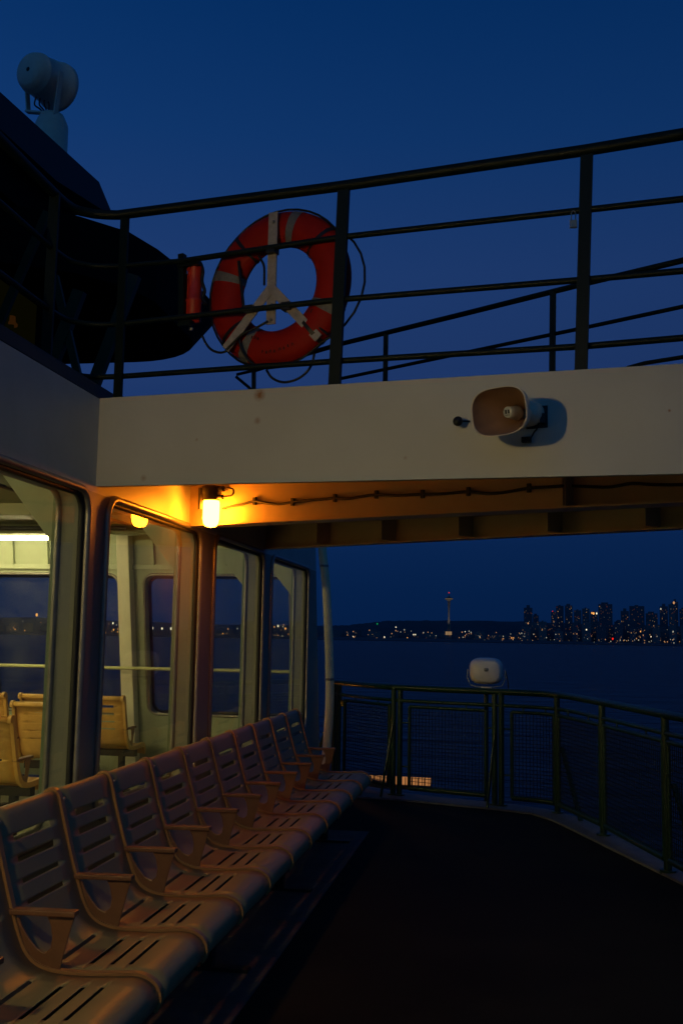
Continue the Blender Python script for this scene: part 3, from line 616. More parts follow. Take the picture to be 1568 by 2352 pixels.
def armrest_mesh(y):
    g = MB(); w_ = .026; y0, y1 = y - w_ / 2, y + w_ / 2
    zt = .648
    g.hexa([(-1.640, y0 - .008, zt - .022), (-1.385, y0 - .008, zt - .018), (-1.385, y1 + .008, zt - .018), (-1.640, y1 + .008, zt - .022), (-1.640, y0 - .008, zt - .004), (-1.385, y0 - .008, zt), (-1.385, y1 + .008, zt), (-1.640, y1 + .008, zt - .004)])
    poly = [(-1.390, zt - .019), (-1.400, .60), (-1.413, .55), (-1.426, .50), (-1.434, .456), (-1.49, .462), (-1.535, .488), (-1.568, .53), (-1.592, .585), (-1.606, .63), (-1.590, .63), (-1.572, .59), (-1.545, .552), (-1.515, .522), (-1.488, .512), (-1.470, .525), (-1.466, .56), (-1.474, .60), (-1.490, zt - .019)]
    g.prism([(a, y - .004, b_) for a, b_ in poly], (0, .008, 0))
    return g
def shift(mb, f):
    mb.v = [tuple(f(Vector(v))) for v in mb.v]; return mb
def make_bench(f, n_, mats_, root, leg_every=3, wide=lambda k: .026):
    for k in range(n_):
        shift(seat_mesh(), lambda v, k=k: f(v + Vector((0, k * PITCHS, 0)))).build('seat', mats_[0], root, solid=.0035)
    for k in range(n_ + 1):
        wd = wide(k); fr = shift(frame_mesh(k * PITCHS - wd / 2, wd), f).build('seat_frame', mats_[1], root, bevel=.003)
        shift(armrest_mesh(k * PITCHS), f).build('armrest', mats_[2], root, bevel=.004)
        g = MB()
        for yy, zz, xx in ((k * PITCHS, .915, -1.675), (k * PITCHS, .62, -1.59)): g.lathe((xx, yy, zz), (1, 0, .3), [(0, .007), (.006, .006), (.008, 0)], 8)
        shift(g, f).build('bolt', M_trim, fr)
    g = MB(); L_ = n_ * PITCHS; g.box((-1.42, -.02, .36), (-1.34, L_ + .02, .42)); shift(g, f).build('support_beam', M_black, root)
    for k in range(0, n_ + 1, leg_every):
        g = MB(); y_ = k * PITCHS + (.12 if k == 0 else -.12 if k == n_ else 0)
        g.box((-1.41, y_ - .025, .02), (-1.35, y_ + .025, .36)); g.box((-1.60, y_ - .03, .002), (-1.18, y_ + .03, .022)); shift(g, f).build('leg', M_black, root)
Y_B = 3.29 - PITCHS * 3
bench = empty('bench', (-1.4, Y_B, 0), 'long row of joined slotted grey metal seats with armrests along the outside of the cabin', 'bench')
make_bench(lambda v: v + Vector((0, Y_B, 0)), 13, (M_seat, M_frame, M_arm), bench, wide=lambda k: .014 if k == 5 else .026)

def cabin_bench(xr, yb, n_, label):
    """faces the front windows: local x (depth) -> +Y, local y -> -X"""
    root = empty('cabin_bench', (xr - n_ * PITCHS / 2, yb + .35, 0), label, 'bench', 'benches inside the cabin')
    f = lambda v: Vector((xr - v.y, yb + (v.x + 1.70), v.z + .012))
    make_bench(f, n_, (M_goldseat, M_goldseat, mat('brown_cabin_armrest', (.30, .17, .06), .45)), root)
p = onY(292, 1597, 9.46)
cabin_bench(-3.55, 9.30, 2, 'tan slotted two seat bench nearest the front windows, seen from behind between the cabin posts')
cabin_bench(-4.74, 9.30, 2, 'tan slotted bench by the front windows at the left edge of the picture')
cabin_bench(-3.61, 8.25, 1, 'single tan slotted seat one row behind the bench at the front windows')
cabin_bench(-4.28, 8.25, 2, 'tan slotted bench one row back at the left edge of the picture')
cabin_bench(-3.40, 6.80, 3, 'dark brown looking bench nearest the camera inside the cabin, its armrest at the left edge')

# ------------------------------------------------------------------ overhead walkway
C0 = Vector((XW, 4.618, 0)); BD = Vector((.9715, -.237, 0)).normalized(); BN = Vector((-BD.y, BD.x, 0))
def onB(x, y, d=0): return hit(x, y, C0 + BN * d, BN)
walk = empty('overhead_walkway', C0 + BD * 1.5 + H * 2.3, 'cream steel walkway crossing overhead with a deep front fascia above the open deck', 'walkway')
bl, br = onB(220, 1117), onB(1568, 1088); tl, tr_ = onB(228, 915), onB(1568, 835)
bl = C0 + H * bl.z; tl = C0 + H * tl.z
def ext(a, b_, k): return b_ + (b_ - a) * k
br2, tr2 = ext(bl, br, .35), ext(tl, tr_, .35)
fm_ = bpy.data.materials.new('stained_cream_fascia'); fm_.use_nodes = True; n = fm_.node_tree.nodes; l = fm_.node_tree.links
b = n['Principled BSDF']; b.inputs['Roughness'].default_value = .5
t = n.new('ShaderNodeTexCoord'); z1 = n.new('ShaderNodeTexNoise'); z1.inputs['Scale'].default_value = 2.2; z1.inputs['Detail'].default_value = 7; l.new(t.outputs['Object'], z1.inputs['Vector'])
r = n.new('ShaderNodeValToRGB'); r.color_ramp.elements[0].position = .25; r.color_ramp.elements[1].position = .75; r.color_ramp.elements[0].color = (.50, .48, .44, 1); r.color_ramp.elements[1].color = (.58, .56, .52, 1); l.new(z1.outputs['Fac'], r.inputs[0])
prevc = r.outputs[0]
for (sx_, sy_, rad, amt) in ((596, 907, .035, .75), (591, 966, .022, .4), (1536, 943, .008, .8), (452, 1010, .010, .4), (930, 1052, .012, .35), (330, 1098, .02, .4)):
    sp = onB(sx_, sy_); vm = n.new('ShaderNodeVectorMath'); vm.operation = 'DISTANCE'; ge = n.new('ShaderNodeNewGeometry'); l.new(ge.outputs['Position'], vm.inputs[0]); vm.inputs[1].default_value = sp
    zz = n.new('ShaderNodeTexNoise'); zz.inputs['Scale'].default_value = 55; zz.inputs['Detail'].default_value = 4; l.new(ge.outputs['Position'], zz.inputs['Vector'])
    mr = n.new('ShaderNodeMapRange'); mr.inputs[1].default_value = 0; mr.inputs[2].default_value = rad; mr.inputs[3].default_value = 1; mr.inputs[4].default_value = 0; l.new(vm.outputs['Value'], mr.inputs[0])
    mu = n.new('ShaderNodeMath'); mu.operation = 'MULTIPLY'; l.new(mr.outputs[0], mu.inputs[0]); l.new(zz.outputs['Fac'], mu.inputs[1]); m2 = n.new('ShaderNodeMath'); m2.operation = 'MULTIPLY'; m2.use_clamp = True; l.new(mu.outputs[0], m2.inputs[0]); m2.inputs[1].default_value = amt * 3
    mi = n.new('ShaderNodeMix'); mi.data_type = 'RGBA'; l.new(m2.outputs[0], mi.inputs[0]); l.new(prevc, mi.inputs[6]); mi.inputs[7].default_value = (.28, .10, .02, 1); prevc = mi.outputs[2]
l.new(prevc, b.inputs['Base Color'])
bz = n.new('ShaderNodeBump'); bz.inputs['Strength'].default_value = .35; bz.inputs['Distance'].default_value = .03; z3 = n.new('ShaderNodeTexNoise'); z3.inputs['Scale'].default_value = 3.2; z3.inputs['Detail'].default_value = 5; l.new(t.outputs['Object'], z3.inputs['Vector']); l.new(z3.outputs['Fac'], bz.inputs['Height']); l.new(bz.outputs[0], b.inputs['Normal'])
g = MB(); g.prism([bl, br2, tr2, tl], BN * .03); g.build('fascia', fm_, walk)
# inner girder: a vertical web behind the fascia; the lamp and its cable are fixed to it
I0 = onX(435, 1206, XW); I1 = onZ(1568, 1150, 2.175); ID = Vector((I1.x - I0.x, I1.y - I0.y, 0)).normalized(); IN = Vector((-ID.y, ID.x, 0))
if IN.y < 0: IN = -IN
def onI(x, y, d=0): return hit(x, y, Vector((I0.x, I0.y, 0)) + IN * d, IN)
M_soff = mat('cream_soffit_paint', (.54, .42, .27), .4, var=.08, bump=.12, scale=4)
ZC = 2.60
def iz(p): return lerp(I0.z, I1.z, ((p - I0).dot(ID)) / ((I1 - I0).dot(ID)))
def ip(p, z, d=0): q = I0 + ID * (p - I0).dot(ID) + IN * d; q.z = z; return q
ie = onI(1291, 1120); ix = ext(I0, I1, .35)
g = MB(); g.prism([ip(I0, I0.z), ip(ie, iz(ie)), ip(ie, ZC), ip(I0, ZC)], IN * .012); g.build('inner_web', M_soff, walk)
g = MB(); g.prism([ip(ie, iz(ie), .10), ip(ix, iz(ix), .10), ip(ix, ZC, .10), ip(ie, ZC, .10)], IN * .012)
g.prism([ip(ie, iz(ie), .012), ip(ie, iz(ie), .112), ip(ie, ZC, .112), ip(ie, ZC, .012)], ID * .01); g.build('recessed_web', M_soff, walk)
g = MB(); g.prism([ip(I0, I0.z - .010, -.025), ip(ix, iz(ix) - .010, -.025), ip(ix, iz(ix) - .010, .115), ip(I0, I0.z - .010, .115)], H * .010); g.build('web_flange', M_soff, walk)
g = MB(); k_ = .032
g.hexa([bl + BN * k_ + H * (ZC - bl.z), br2 + BN * k_ + H * (ZC - br2.z), ip(ix, ZC, -.002), ip(I0, ZC, -.002), bl + BN * k_ + H * (ZC - bl.z + .01), br2 + BN * k_ + H * (ZC - br2.z + .01), ip(ix, ZC + .01, -.002), ip(I0, ZC + .01, -.002)]); g.build('soffit', M_soff, walk)
# far girder, not parallel to the fascia
G0 = Vector((XW, 8.14, 0)); G1 = Vector((.98, 5.40, 0)); GD = (G1 - G0).normalized(); GN = Vector((-GD.y, GD.x, 0))
if GN.y < 0: GN = -GN
def onG(x, y, d=0): return hit(x, y, G0 + GN * d, GN)
g0, g1 = onG(610, 1262), onG(1568, 1215); g0 = G0 + H * g0.z; g1x = ext(g0, g1, .35)
g = MB(); g.prism([g0 + H * .012, g1x + H * .012, g1x + H * .42, g0 + H * .42], GN * .012); g.build('girder', M_soff, walk)
g = MB(); hw_ = GN * .05
g.hexa([g0 - hw_, g1x - hw_, g1x + hw_, g0 + hw_, g0 - hw_ + H * .01, g1x - hw_ + H * .01, g1x + hw_ + H * .01, g0 + hw_ + H * .01]); g.build('girder_flange', M_soff, walk)
for x in (757, 907, 1084, 1288, 1513):
    p = onG(x, 1240); p = G0 + GD * (p - G0).dot(GD); zb = lerp(g0.z, g1.z, (p - G0).length / (G1 - G0).length)
    g = MB(); g.prism([p + H * (zb + .012) - GN * .002, p + H * (zb + .40) - GN * .002, p + H * (zb + .40) - GN * .13, p + H * (zb + .012) - GN * .13], GD * .010); 
    p2 = p + GD * .10
    g.build('bracket', M_soff, walk)
# deck plate above
g = MB(); zt1 = tl.z - .05; zt2 = tr2.z - .05
g.hexa([tl - H * .07 + BN * .032, tr2 - H * .07 + BN * .032, Vector((g1x.x, g1x.y, tr2.z - .07)) - GN * .02, Vector((XW, 8.1, tl.z - .07)), tl - H * .05 + BN * .032, tr2 - H * .05 + BN * .032, Vector((g1x.x, g1x.y, tr2.z - .05)) - GN * .02, Vector((XW, 8.1, tl.z - .05))])
g.build('walkway_plate', M_house, walk)
# longitudinal roof fascia on the cabin side
z0a = bl.z - .03
# (the cabin side wall itself carries it: it rises to the roof edge)

# ------------------------------------------------------------------ front upper railing
ur = empty('walkway_railing', tl, 'dark pipe railing along the near edge of the overhead walkway, bending aft at the corner', 'railing')
def onBz(x, y): return onB(x, y, .07)
def rl(pix, z_left, r_, nm):
    P = [onB(x, y, .07) for x, y in pix]
    c = P[0]; zz = c.z; zt3 = onB(272, 494, .07).z
    # rounded corner then straight aft
    pp_ = [onZ(x, y, zt3) for x, y in ((0, 318), (99, 418), (160, 474), (205, 489), (238, 493))]
    d0 = (pp_[0] - pp_[1]).normalized(); pp_ = [pp_[0] + d0 * 8, pp_[0] + d0 * .3] + pp_
    pts = [Vector((q.x, q.y, lerp(zz, c.z, max(0, (i - 3) / 4)))) for i, q in enumerate(pp_)]
    full = pts[:2] + curve(pts[2:] + [P[0]], 5) + P[1:]
    full.append(ext(P[0], P[-1], .3))
    g = MB(); g.tube(full, r_, 10); return g.build(nm, M_dark, ur), P
rl([(272, 494), (780, 428), (1345, 345), (1568, 308)], 3.52, .0245, 'top_rail')
rl([(272, 612), (415, 600), (780, 545), (1345, 482), (1568, 457)], 3.25, .014, 'mid_rail')
rl([(272, 745), (780, 688), (1345, 642), (1568, 622)], 2.98, .014, 'mid_rail')
rl([(272, 865), (780, 829), (1345, 795), (1568, 776)], 2.735, .014, 'mid_rail')
for (xt, yt, xb, yb_, wd) in ((288, 494, 271, 912, .045), (790, 428, 768, 884, .055), (1347, 344, 1333, 850, .050)):
    a = onB(xt, yt, .07); b_ = onB(xb, yb_, .045 if xb < 700 else .035)
    g = MB(); g.bar(a, b_ - H * .03, wd * .35, wd, up=BD); g.build('post', M_dark, ur)
q0, q1 = onZ(0, 318, 3.636), onZ(99, 418, 3.636); d0 = (q1 - q0).normalized()
a = onZ(127, 444, 3.636); g = MB(); g.bar(a, Vector((a.x, a.y, 2.66)), .018, .05, up=(1, 0, 0)); g.build('post', M_dark, ur)
for k in (1.5, 3.0, 4.5, 6.0):
    a = q1 - d0 * k; g = MB(); g.bar(a, Vector((a.x, a.y, 2.66)), .018, .05, up=(1, 0, 0)); g.build('post', M_dark, ur)
# ------------------------------------------------------------------ far upper railing
fr_ = empty('far_walkway_railing', onZ(1268, 800, 2.7), 'dark pipe railing along the far edge of the overhead walkway, seen below the near one', 'railing')
RT = [onZ(x, y, 3.55) for x, y in ((790, 788), (1060, 722), (1340, 652), (1568, 598))]
RB = RT[0] - RT[-1]; RD = (RT[-1] - RT[0]); RD.z = 0; RD.normalize(); RN = Vector((-RD.y, RD.x, 0))
def onR(x, y): return hit(x, y, RT[0], RN)
for pix, rr in ((((583, 851), (640, 833), (700, 814), (755, 798), (790, 788), (1060, 722), (1340, 652), (1568, 598), (1760, 550)), .017), (((770, 872), (790, 868), (1100, 803), (1340, 753), (1568, 704), (1760, 662)), .012), (((1440, 845), (1480, 834), (1568, 820), (1760, 790)), .012)):
    g = MB(); g.tube([onR(x, y) for x, y in pix], rr, 10); g.build('rail', M_dark, fr_)
for xt, yt, xb, yb_, wd in ((886, 766, 884, 905, .03), (1269, 670, 1267, 880, .036), (583, 851, 583, 920, .028)):
    g = MB(); g.bar(onR(xt, yt), onR(xb, yb_), wd, wd); g.build('post', M_dark, fr_)
g = MB(); g.tube([onR(583, 851), onR(562, 856), onR(545, 860), onR(543, 866), onR(572, 890), onR(583, 905)], .012, 8); g.build('brace', M_dark, fr_)

# ------------------------------------------------------------------ amber bulkhead lamps
E_am = emit('amber_lamp_glow', (1.0, .235, .008), 105.0)
def bulk_lamp(o, label, name='bulkhead_lamp', glow=None, k=1.0, rz=0.0):
    o = Vector(o); root = empty(name, o, label, 'lamp'); Rz = Matrix.Rotation(rz, 3, 'Z'); z0 = Vector((0, 0, 0))
    def fin(mb): mb.v = [tuple(o + Rz @ (Vector(v) * k)) for v in mb.v]; return mb
    g = MB(); g.box((-.035, -.02, -.012), (.035, .072, 0)); g.lathe(z0, (0, 0, -1), [(.0, .0), (.0, .045), (.032, .045), (.040, .040), (.062, .040), (.068, .036), (.068, 0)], 20)
    g.box((-.066, -.02, -.105), (-.052, .072, -.004)); g.box((-.06, -.01, -.03), (-.03, .02, -.008)); g.cyl((.040, 0, -.018), (.074, 0, -.018), .013, 10); g.cyl((.036, 0, -.052), (.070, 0, -.054), .011, 10)
    fin(g).build('housing', mat('dark_lamp_casting', (.02, .016, .014), .5), root)
    g = MB(); g.lathe(Vector((0, 0, -.068)), (0, 0, -1), [(0, .036), (.01, .038), (.085, .038), (.105, .034), (.118, .024), (.124, .0)], 20); fin(g).build('glass_jar', glow or E_am, root)
lp = onI(487, 1117, -.10)
bulk_lamp(lp, 'glowing amber jar lamp fixed under the overhead walkway at the cabin corner', k=1.30, rz=math.atan2(ID.y, ID.x))
# second lamp of the same run, aft of the camera on the roof rail; its light falls on the fascia and throws the horn's shadow
LAMP2 = Vector((-1.80, 1.05, 2.62))
bulk_lamp(LAMP2, 'amber jar lamp on the cabin wall further aft', glow=emit('amber_lamp_glow_aft', (1.0, .73, .27), 330.0), k=1.25)
g = MB(); g.bar(LAMP2 + Vector((0, 0, -.006)), LAMP2 + Vector((-.10, 0, -.006)), .03, .012); g.build('bracket', M_dark, bpy.data.objects['bulkhead_lamp.001'])
# third one low outboard of the cabin's forward corner
bulk_lamp((-2.35, 11.6, .75), 'amber jar lamp outboard of the front corner of the cabin', glow=emit('amber_lamp_glow_fwd', (1.0, .33, .030), 60.0))
g = MB(); g.cyl((-2.35, 11.69, .76), (-2.35, 11.69, -.3), .02, 8); g.build('lamp_post', M_dark, bpy.data.objects['bulkhead_lamp.002'])
# cable with clips
CP = [(520, 1140), (535, 1133), (537, 1139), (528, 1146)]
cab = empty('cable', onI(900, 1137), 'black cable clipped in shallow waves along the inner girder of the walkway', 'cable')
cpix = [(511, 1168), (530, 1163), (556, 1158), (585, 1151), (608, 1155), (640, 1158), (672, 1153), (700, 1150), (735, 1147), (769, 1144), (800, 1145), (832, 1140), (864, 1136), (915, 1138), (970, 1135), (1020, 1134), (1075, 1129), (1110, 1133), (1150, 1132), (1214, 1121), (1250, 1119), (1290, 1116)]
g = MB(); P = [onI(x, y, -.012) for x, y in cpix]
rp = [onI(x, y, .088) for x, y in ((1297, 1115), (1384, 1119), (1420, 1115), (1452, 1110), (1500, 1113), (1568, 1113), (1700, 1108))]
g.tube(curve(P, 3), .0075, 8); g.tube([P[-1], rp[0]], .0075, 8); g.tube(curve(rp, 3), .0075, 8); g.build('wire', M_cable, cab)
for x, y in ((585, 1151), (672, 1153), (769, 1144), (864, 1136), (970, 1135), (1075, 1129), (1214, 1121)):
    p = onI(x, y, -.010); g = MB(); g.bar(p - H * .022, p + H * .022, .016, .018, up=ID); g.build('clip', M_black, cab)
g = MB(); lo = Vector(lp); q3 = lambda a, b_: lo + ID * a * 1.3 + H * b_ * 1.3
g.tube(curve([q3(.074, -.018), q3(.11, -.016), q3(.135, -.028), q3(.125, -.050), q3(.07, -.054)]), .006, 8); g.build('lamp_lead', M_cable, cab)

# ------------------------------------------------------------------ horn loudspeaker
hc = onB(1145, 945, -.23); hb = onB(1228, 958, 0)
hn = empty('horn_loudspeaker', hb, 'ivory horn loudspeaker bracketed to the fascia, its mouth towards the deck', 'loudspeaker')
ax = (hc - (hb + Vector((0, 0, .01)))); ax = (hc - onB(1205, 950, -.05)).normalized()
UPH = (H - ax * ax.dot(H)).normalized()
LH = .20
prof = [(LH, 1.0), (LH - .012, .985), (LH - .04, .90), (LH - .08, .70), (LH - .12, .47), (LH - .16, .28), (LH - .19, .2)]
g = MB(); rbox(g, hc - ax * LH, ax, UPH, .120, .090, [(h, s_) for h, s_ in prof], 40, 3.0); g.build('horn_bell', mat('amber_lit_horn_bell', (.32, .18, .11), .45), hn)  # inside coloured brown to paint in the amber light reflected there
g = MB(); rbox(g, hc - ax * LH, ax, UPH, .120, .090, [(LH - .195, .24), (LH - .16, .33), (LH - .12, .52), (LH - .08, .75), (LH - .04, .95), (LH - .012, 1.03), (LH + .004, 1.05), (LH + .004, 1.0), (LH, .998)], 40, 3.0)
g.build('flare', M_horn, hn)
g = MB(); g.lathe(hc - ax * .085, ax, [(-.08, .012), (-.04, .030), (.0, .0235), (.02, .0225), (.024, .018), (.024, 0)], 24); g.build('centre_plug', mat('pale_grey_plug', (.55, .55, .52), .4), hn)
rgt = ax.cross(UPH) * -1
if rgt.x < 0: rgt = -rgt
g = MB(); cpk = hc - ax * .085 + ax * .0255
for dx in (-.0065, .0065): g.bar(cpk + rgt * dx + UPH * .009, cpk + rgt * dx - UPH * .006, .007, .0012, up=ax)
for dx in (-.007, 0, .007): g.bar(cpk + rgt * dx - UPH * .0105, cpk + rgt * dx - UPH * .0135, .003, .0012, up=ax)
g.build('emblem', M_black, hn)
g = MB(); g.lathe(hc - ax * (LH + .075), ax, [(0, 0), (0, .045), (.01, .05), (.07, .05), (.085, .03)], 24); g.build('driver', M_horn, hn)
g = MB(); q = hc - ax * (LH + .03); 
g.bar(q - UPH * .055, q - UPH * .06 + BN * .05, .04, .006); g.bar(onB(1237, 958, -.001), onB(1237, 958, -.001) - BN * .004, .07, .09); g.bar(q + rgt * .0, onB(1240, 962, -.002), .028, .03); g.bar(onB(1245, 950, -.012), onB(1245, 972, -.012), .02, .02)
g.build('bracket', M_black, hn)
jb = empty('cable_box', onB(1208, 1010), 'small black cable box on the fascia under the horn loudspeaker', 'box')
g = MB(); c = onB(1208, 1010, -.011); g.bar(c - BD * .019, c + BD * .019, .022, .022); g.build('body', M_black, jb, bevel=.002)
g = MB(); g.tube(curve([c + BD * .015, c + BD * .03 + H * .03 + BN * .005, onB(1232, 985, -.008), onB(1236, 970, -.01)]), .003, 6); g.build('lead', M_cable, jb)
st = empty('stud_light', onB(1050, 967), 'small round black stud with a short rod, left of the horn loudspeaker', 'stud')
a = onB(1078, 968, -.005); b_ = onB(1050, 967, -.05)
g = MB(); g.cyl(a, b_, .004, 8); g.build('rod', M_black, st)
g = MB(); g.lathe(b_ + BN * .015, -BN, [(0, 0), (.0, .018), (.012, .021), (.022, .016), (.026, 0)], 16); g.build('head', M_black, st)

# ------------------------------------------------------------------ lifebuoy
bc = onB(641, 664, .16)
lb = empty('lifebuoy', bc, 'orange lifebuoy with grey tapes and grab rope hung behind the walkway railing', 'lifebuoy')
dist_ = (bc - EYE).dot(RM @ Vector((0, 0, -1))); px = dist_ / F
U = (BD - BN * .09).normalized(); V = (H + BN * .04).normalized(); NB = U.cross(V).normalized()
if NB.y > 0: NB = -NB
Rm = 143 * px; rt = 42.5 * px
cosu = abs(U.dot(RM @ Vector((1, 0, 0))))
def ringp(th, r_=None, off=0): return bc + (U * math.cos(th) + V * math.sin(th)) * (Rm if r_ is None else r_) + NB * off
def ring_mesh(t0, t1, nseg, rr, grow=0, ell=.62):
    g = MB(); vs = []; fs = []; n_ = 16; closed = abs(t1 - t0 - 2 * math.pi) < 1e-6
    for i in range(nseg if closed else nseg + 1):
        th = t0 + (t1 - t0) * i / nseg; dr = U * math.cos(th) + V * math.sin(th)
        for k in range(n_):
            ph = 2 * math.pi * k / n_; vs.append(bc + dr * (Rm + math.cos(ph) * (rr + grow)) + NB * math.sin(ph) * (rr * ell + grow))
    m_ = nseg if closed else nseg
    for i in range(m_):
        j = (i + 1) % nseg if closed else i + 1
        for k in range(n_): fs.append((i * n_ + k, i * n_ + (k + 1) % n_, j * n_ + (k + 1) % n_, j * n_ + k))
    return g.add(vs, fs, True)
ring_mesh(0, 2 * math.pi, 72, rt).build('ring', M_buoy, lb)
for dg in (74, 163, 243, 334):
    a = math.radians(dg); ring_mesh(a - .075, a + .075, 5, rt, .0022).build('reflective_tape', M_tape, lb)
g = MB(); pts = []
for k in range(4):
    a0 = math.radians(40 + 90 * k); a1 = a0 + math.pi / 2
    for j in range(10):
        t_ = j / 10; th = a0 + (a1 - a0) * t_; bulge = math.sin(math.pi * t_)
        pts.append(ringp(th, Rm + rt * 1.04 + bulge * (.075 if k == 3 else .004), .01))
g.tube(pts, .0055, 8, closed=True); g.build('grab_rope', M_cable, lb)
for k in range(4):
    a = math.radians(40 + 90 * k); ring_mesh(a - .03, a + .03, 3, rt, .0035).build('rope_band', M_black, lb)
# faded stencil marks near the bottom of the ring
rr_ = random.Random(3)
for grp in ((246, 250, 254), (262, 266, 270, 274, 279, 283, 287, 291)):
  g = MB()
  for i, dg in enumerate(grp):
    th = math.radians(dg); row = -.4 if len(grp) == 3 else .35
    for s_ in range(2):
        c = ringp(th + s_ * .015, Rm + rt * row * (1 if i % 2 else .9), rt * .62 * math.sqrt(1 - row * row * .8) + .004)
        dr = (U * math.cos(th) + V * math.sin(th)); tt = dr.cross(NB); g.bar(c - dr * .007, c + dr * .007 + tt * rr_.uniform(-.004, .004), .0035, .001, up=NB)
  g.build('stencil_mark', mat('faded_black_stencil', (.05, .006, .004), .7), lb)

rk = empty('lifebuoy_rack', bc, 'weathered white three legged bracket holding the lifebuoy, tied to the rails', 'bracket')
def onK(x, y, d=-.065): return hit(x, y, bc + BN * d, BN)
for (a, b_, wd) in (((628, 488), (622, 745), .047), ((624, 662), (520, 803), .044), ((624, 662), (733, 778), .044)):
    g = MB(); A3, B3 = onK(*a), onK(*b_); 
    off = BN * (0 if a[1] < 600 else -.008)
    d3 = (B3 - A3).normalized(); g.bar(A3 + off, B3 + off, wd, .007, up=BN); 
    g.build('flat_bar', M_rack, rk, bevel=.001)
for x, y in ((626, 575), (575, 712), (660, 705)):
    g = MB(); c = onK(x, y, -.075); g.bar(c - BD * .022, c + BD * .022, .05, .035); g.build('rail_clamp', M_black, rk)
g = MB()
for x, y in ((628, 510), (624, 668), (622, 735), (624, 700)): g.lathe(onK(x, y, -.07), -BN, [(0, .008), (.005, .008), (.007, 0)], 8)
g.build('bolt', M_trim, rk)
# ropes hanging about the lifebuoy
def rope(nm, pix, d, label, r_=.006):
    g = MB(); g.tube(curve([onK(x, y, d) for x, y in pix], 5), r_, 8); o_ = g.build(nm, M_cable); tag(o_, label, 'rope', 'ropes about the lifebuoy')
rope('lifeline_rope', [(594, 588), (606, 610), (607, 640), (607, 655)], -.03, 'short black rope inside the ring left of the upright bracket bar')
rope('lifeline_rope', [(548, 600), (552, 640), (556, 672), (559, 700), (556, 712)], -.03, 'knotted black rope along the inner left side of the lifebuoy', .007)
rope('lifeline_rope', [(465, 772), (474, 790), (487, 804), (506, 810), (522, 806)], -.02, 'black rope sagging left of the lifebuoy from the red canister')
rope('lifeline_rope', [(612, 850), (625, 868), (650, 878), (680, 872), (703, 856), (716, 836), (722, 812)], -.02, 'black rope sagging under the lifebuoy')
rope('lifeline_rope', [(520, 803), (545, 778), (560, 765), (590, 752), (615, 738)], -.08, 'black rope tied across the lower left bracket leg')
rope('lifeline_rope', [(548, 775), (556, 805), (572, 828), (590, 842)], -.07, 'black rope falling over the lower left of the ring')
rope('lifeline_rope', [(770, 705), (740, 704), (718, 712), (716, 730), (733, 752), (752, 768)], -.07, 'black rope looped over the lower right of the ring')

# ------------------------------------------------------------------ red canister beside it
def onC(x, y, d=.13): return onB(x, y, d)
cn = empty('smoke_marker', onC(440, 750), 'red marker canister in a dark clamp beside the lifebuoy', 'canister')
g = MB(); a, b_ = onC(444, 742), onC(449, 602); axc = (b_ - a); 
g.lathe(a, axc, [(0, 0), (0, .030), (.012, .037), (.10, .037), (.105, .041), (.115, .041), (.12, .036), (axc.length - .05, .036), (axc.length - .045, .040), (axc.length - .02, .040), (axc.length, .028), (axc.length, 0)], 20)
g.build('canister_body', mat('red_canister_enamel', (.55, .03, .012), .45), cn)
g = MB(); g.bar(onC(420, 745, .10), onC(419, 585, .10), .034, .03, up=BD); g.bar(onC(410, 612, .09), onC(458, 604, .09), .03, .02); g.bar(onC(412, 745, .09), onC(440, 742, .09), .03, .03); g.build('clamp', M_dark, cn)
g = MB(); g.tube(curve([onC(452, 606), onC(460, 604), onC(466, 622), onC(464, 645), onC(470, 668), onC(466, 685), onC(474, 700)]), .009, 8); g.build('lanyard', M_cable, cn)
g = MB(); g.lathe(onC(440, 756), -BN, [(0, 0), (0, .010), (.012, .010), (.016, 0)], 12); g.build('fitting', M_lampw, cn)

padlock(onB(1316, 507, .05), M_trim, M_trim, 'tag_padlock', 'small silver padlock hanging from the upper middle rail by the right post', .62)

# ------------------------------------------------------------------ white pipe at the end of the cabin
pd_ = onX(757, 1560, -1.8); 
pp = empty('drain_pipe', (pd_.x, pd_.y, 0), 'cream vertical pipe between the cabin corner and the deck railing', 'pipe')
YP = 10.95
P = [onY(x, y, YP) for x, y in ((739, 1225), (740, 1262), (744, 1300), (749, 1350), (754, 1450), (757, 1560), (756, 1640), (750, 1720), (744, 1800))]
g = MB(); g.tube(curve(P, 4), .047, 16); g.build('pipe', mat('cream_pipe_paint', (.80, .76, .50), .45, var=.1, scale=10, bump=.1), pp)
for i in (2, 5): g = MB(); g.tube([P[i] - H * .012, P[i] + H * .012], .053, 16); g.build('pipe_band', M_trim, pp)

# ------------------------------------------------------------------ wheelhouse, upper left
wh = empty('wheelhouse', (-5, 7, 2.74), 'dark wheelhouse with overhanging visor and rounded bulwark above the cabin', 'wheelhouse')
A0 = onX(228, 418, -3.5); zt_ = A0.z; B0 = onZ(0, 210, zt_); VD = (A0 - B0).normalized(); VN = Vector((VD.y, -VD.x, 0))
def onV(x, y): return hit(x, y, A0, VN)
top_ = [B0 - VD * 8, B0, A0, onV(258, 490)]; low_ = [onV(250, 491), onV(130, 415), onV(0, 295)]; low_.append(low_[-1] - VD * 8)
zl = low_[2].z
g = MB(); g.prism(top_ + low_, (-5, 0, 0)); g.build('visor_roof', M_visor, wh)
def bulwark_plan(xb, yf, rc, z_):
    return [(x_, y_, z_) for x_, y_ in [(-5.5, -2), (-4.6, 6.6), (-3.9, 7.0), (-3.35, 7.35), (-3.07, 7.7), (-2.96, 8.1), (xb, 8.6)] + [(xb - rc + rc * math.cos(a_), yf - rc + rc * math.sin(a_)) for a_ in [math.pi / 2 * k / 8 for k in range(9)]] + [(-9.3, yf), (-9.3, -2)]]
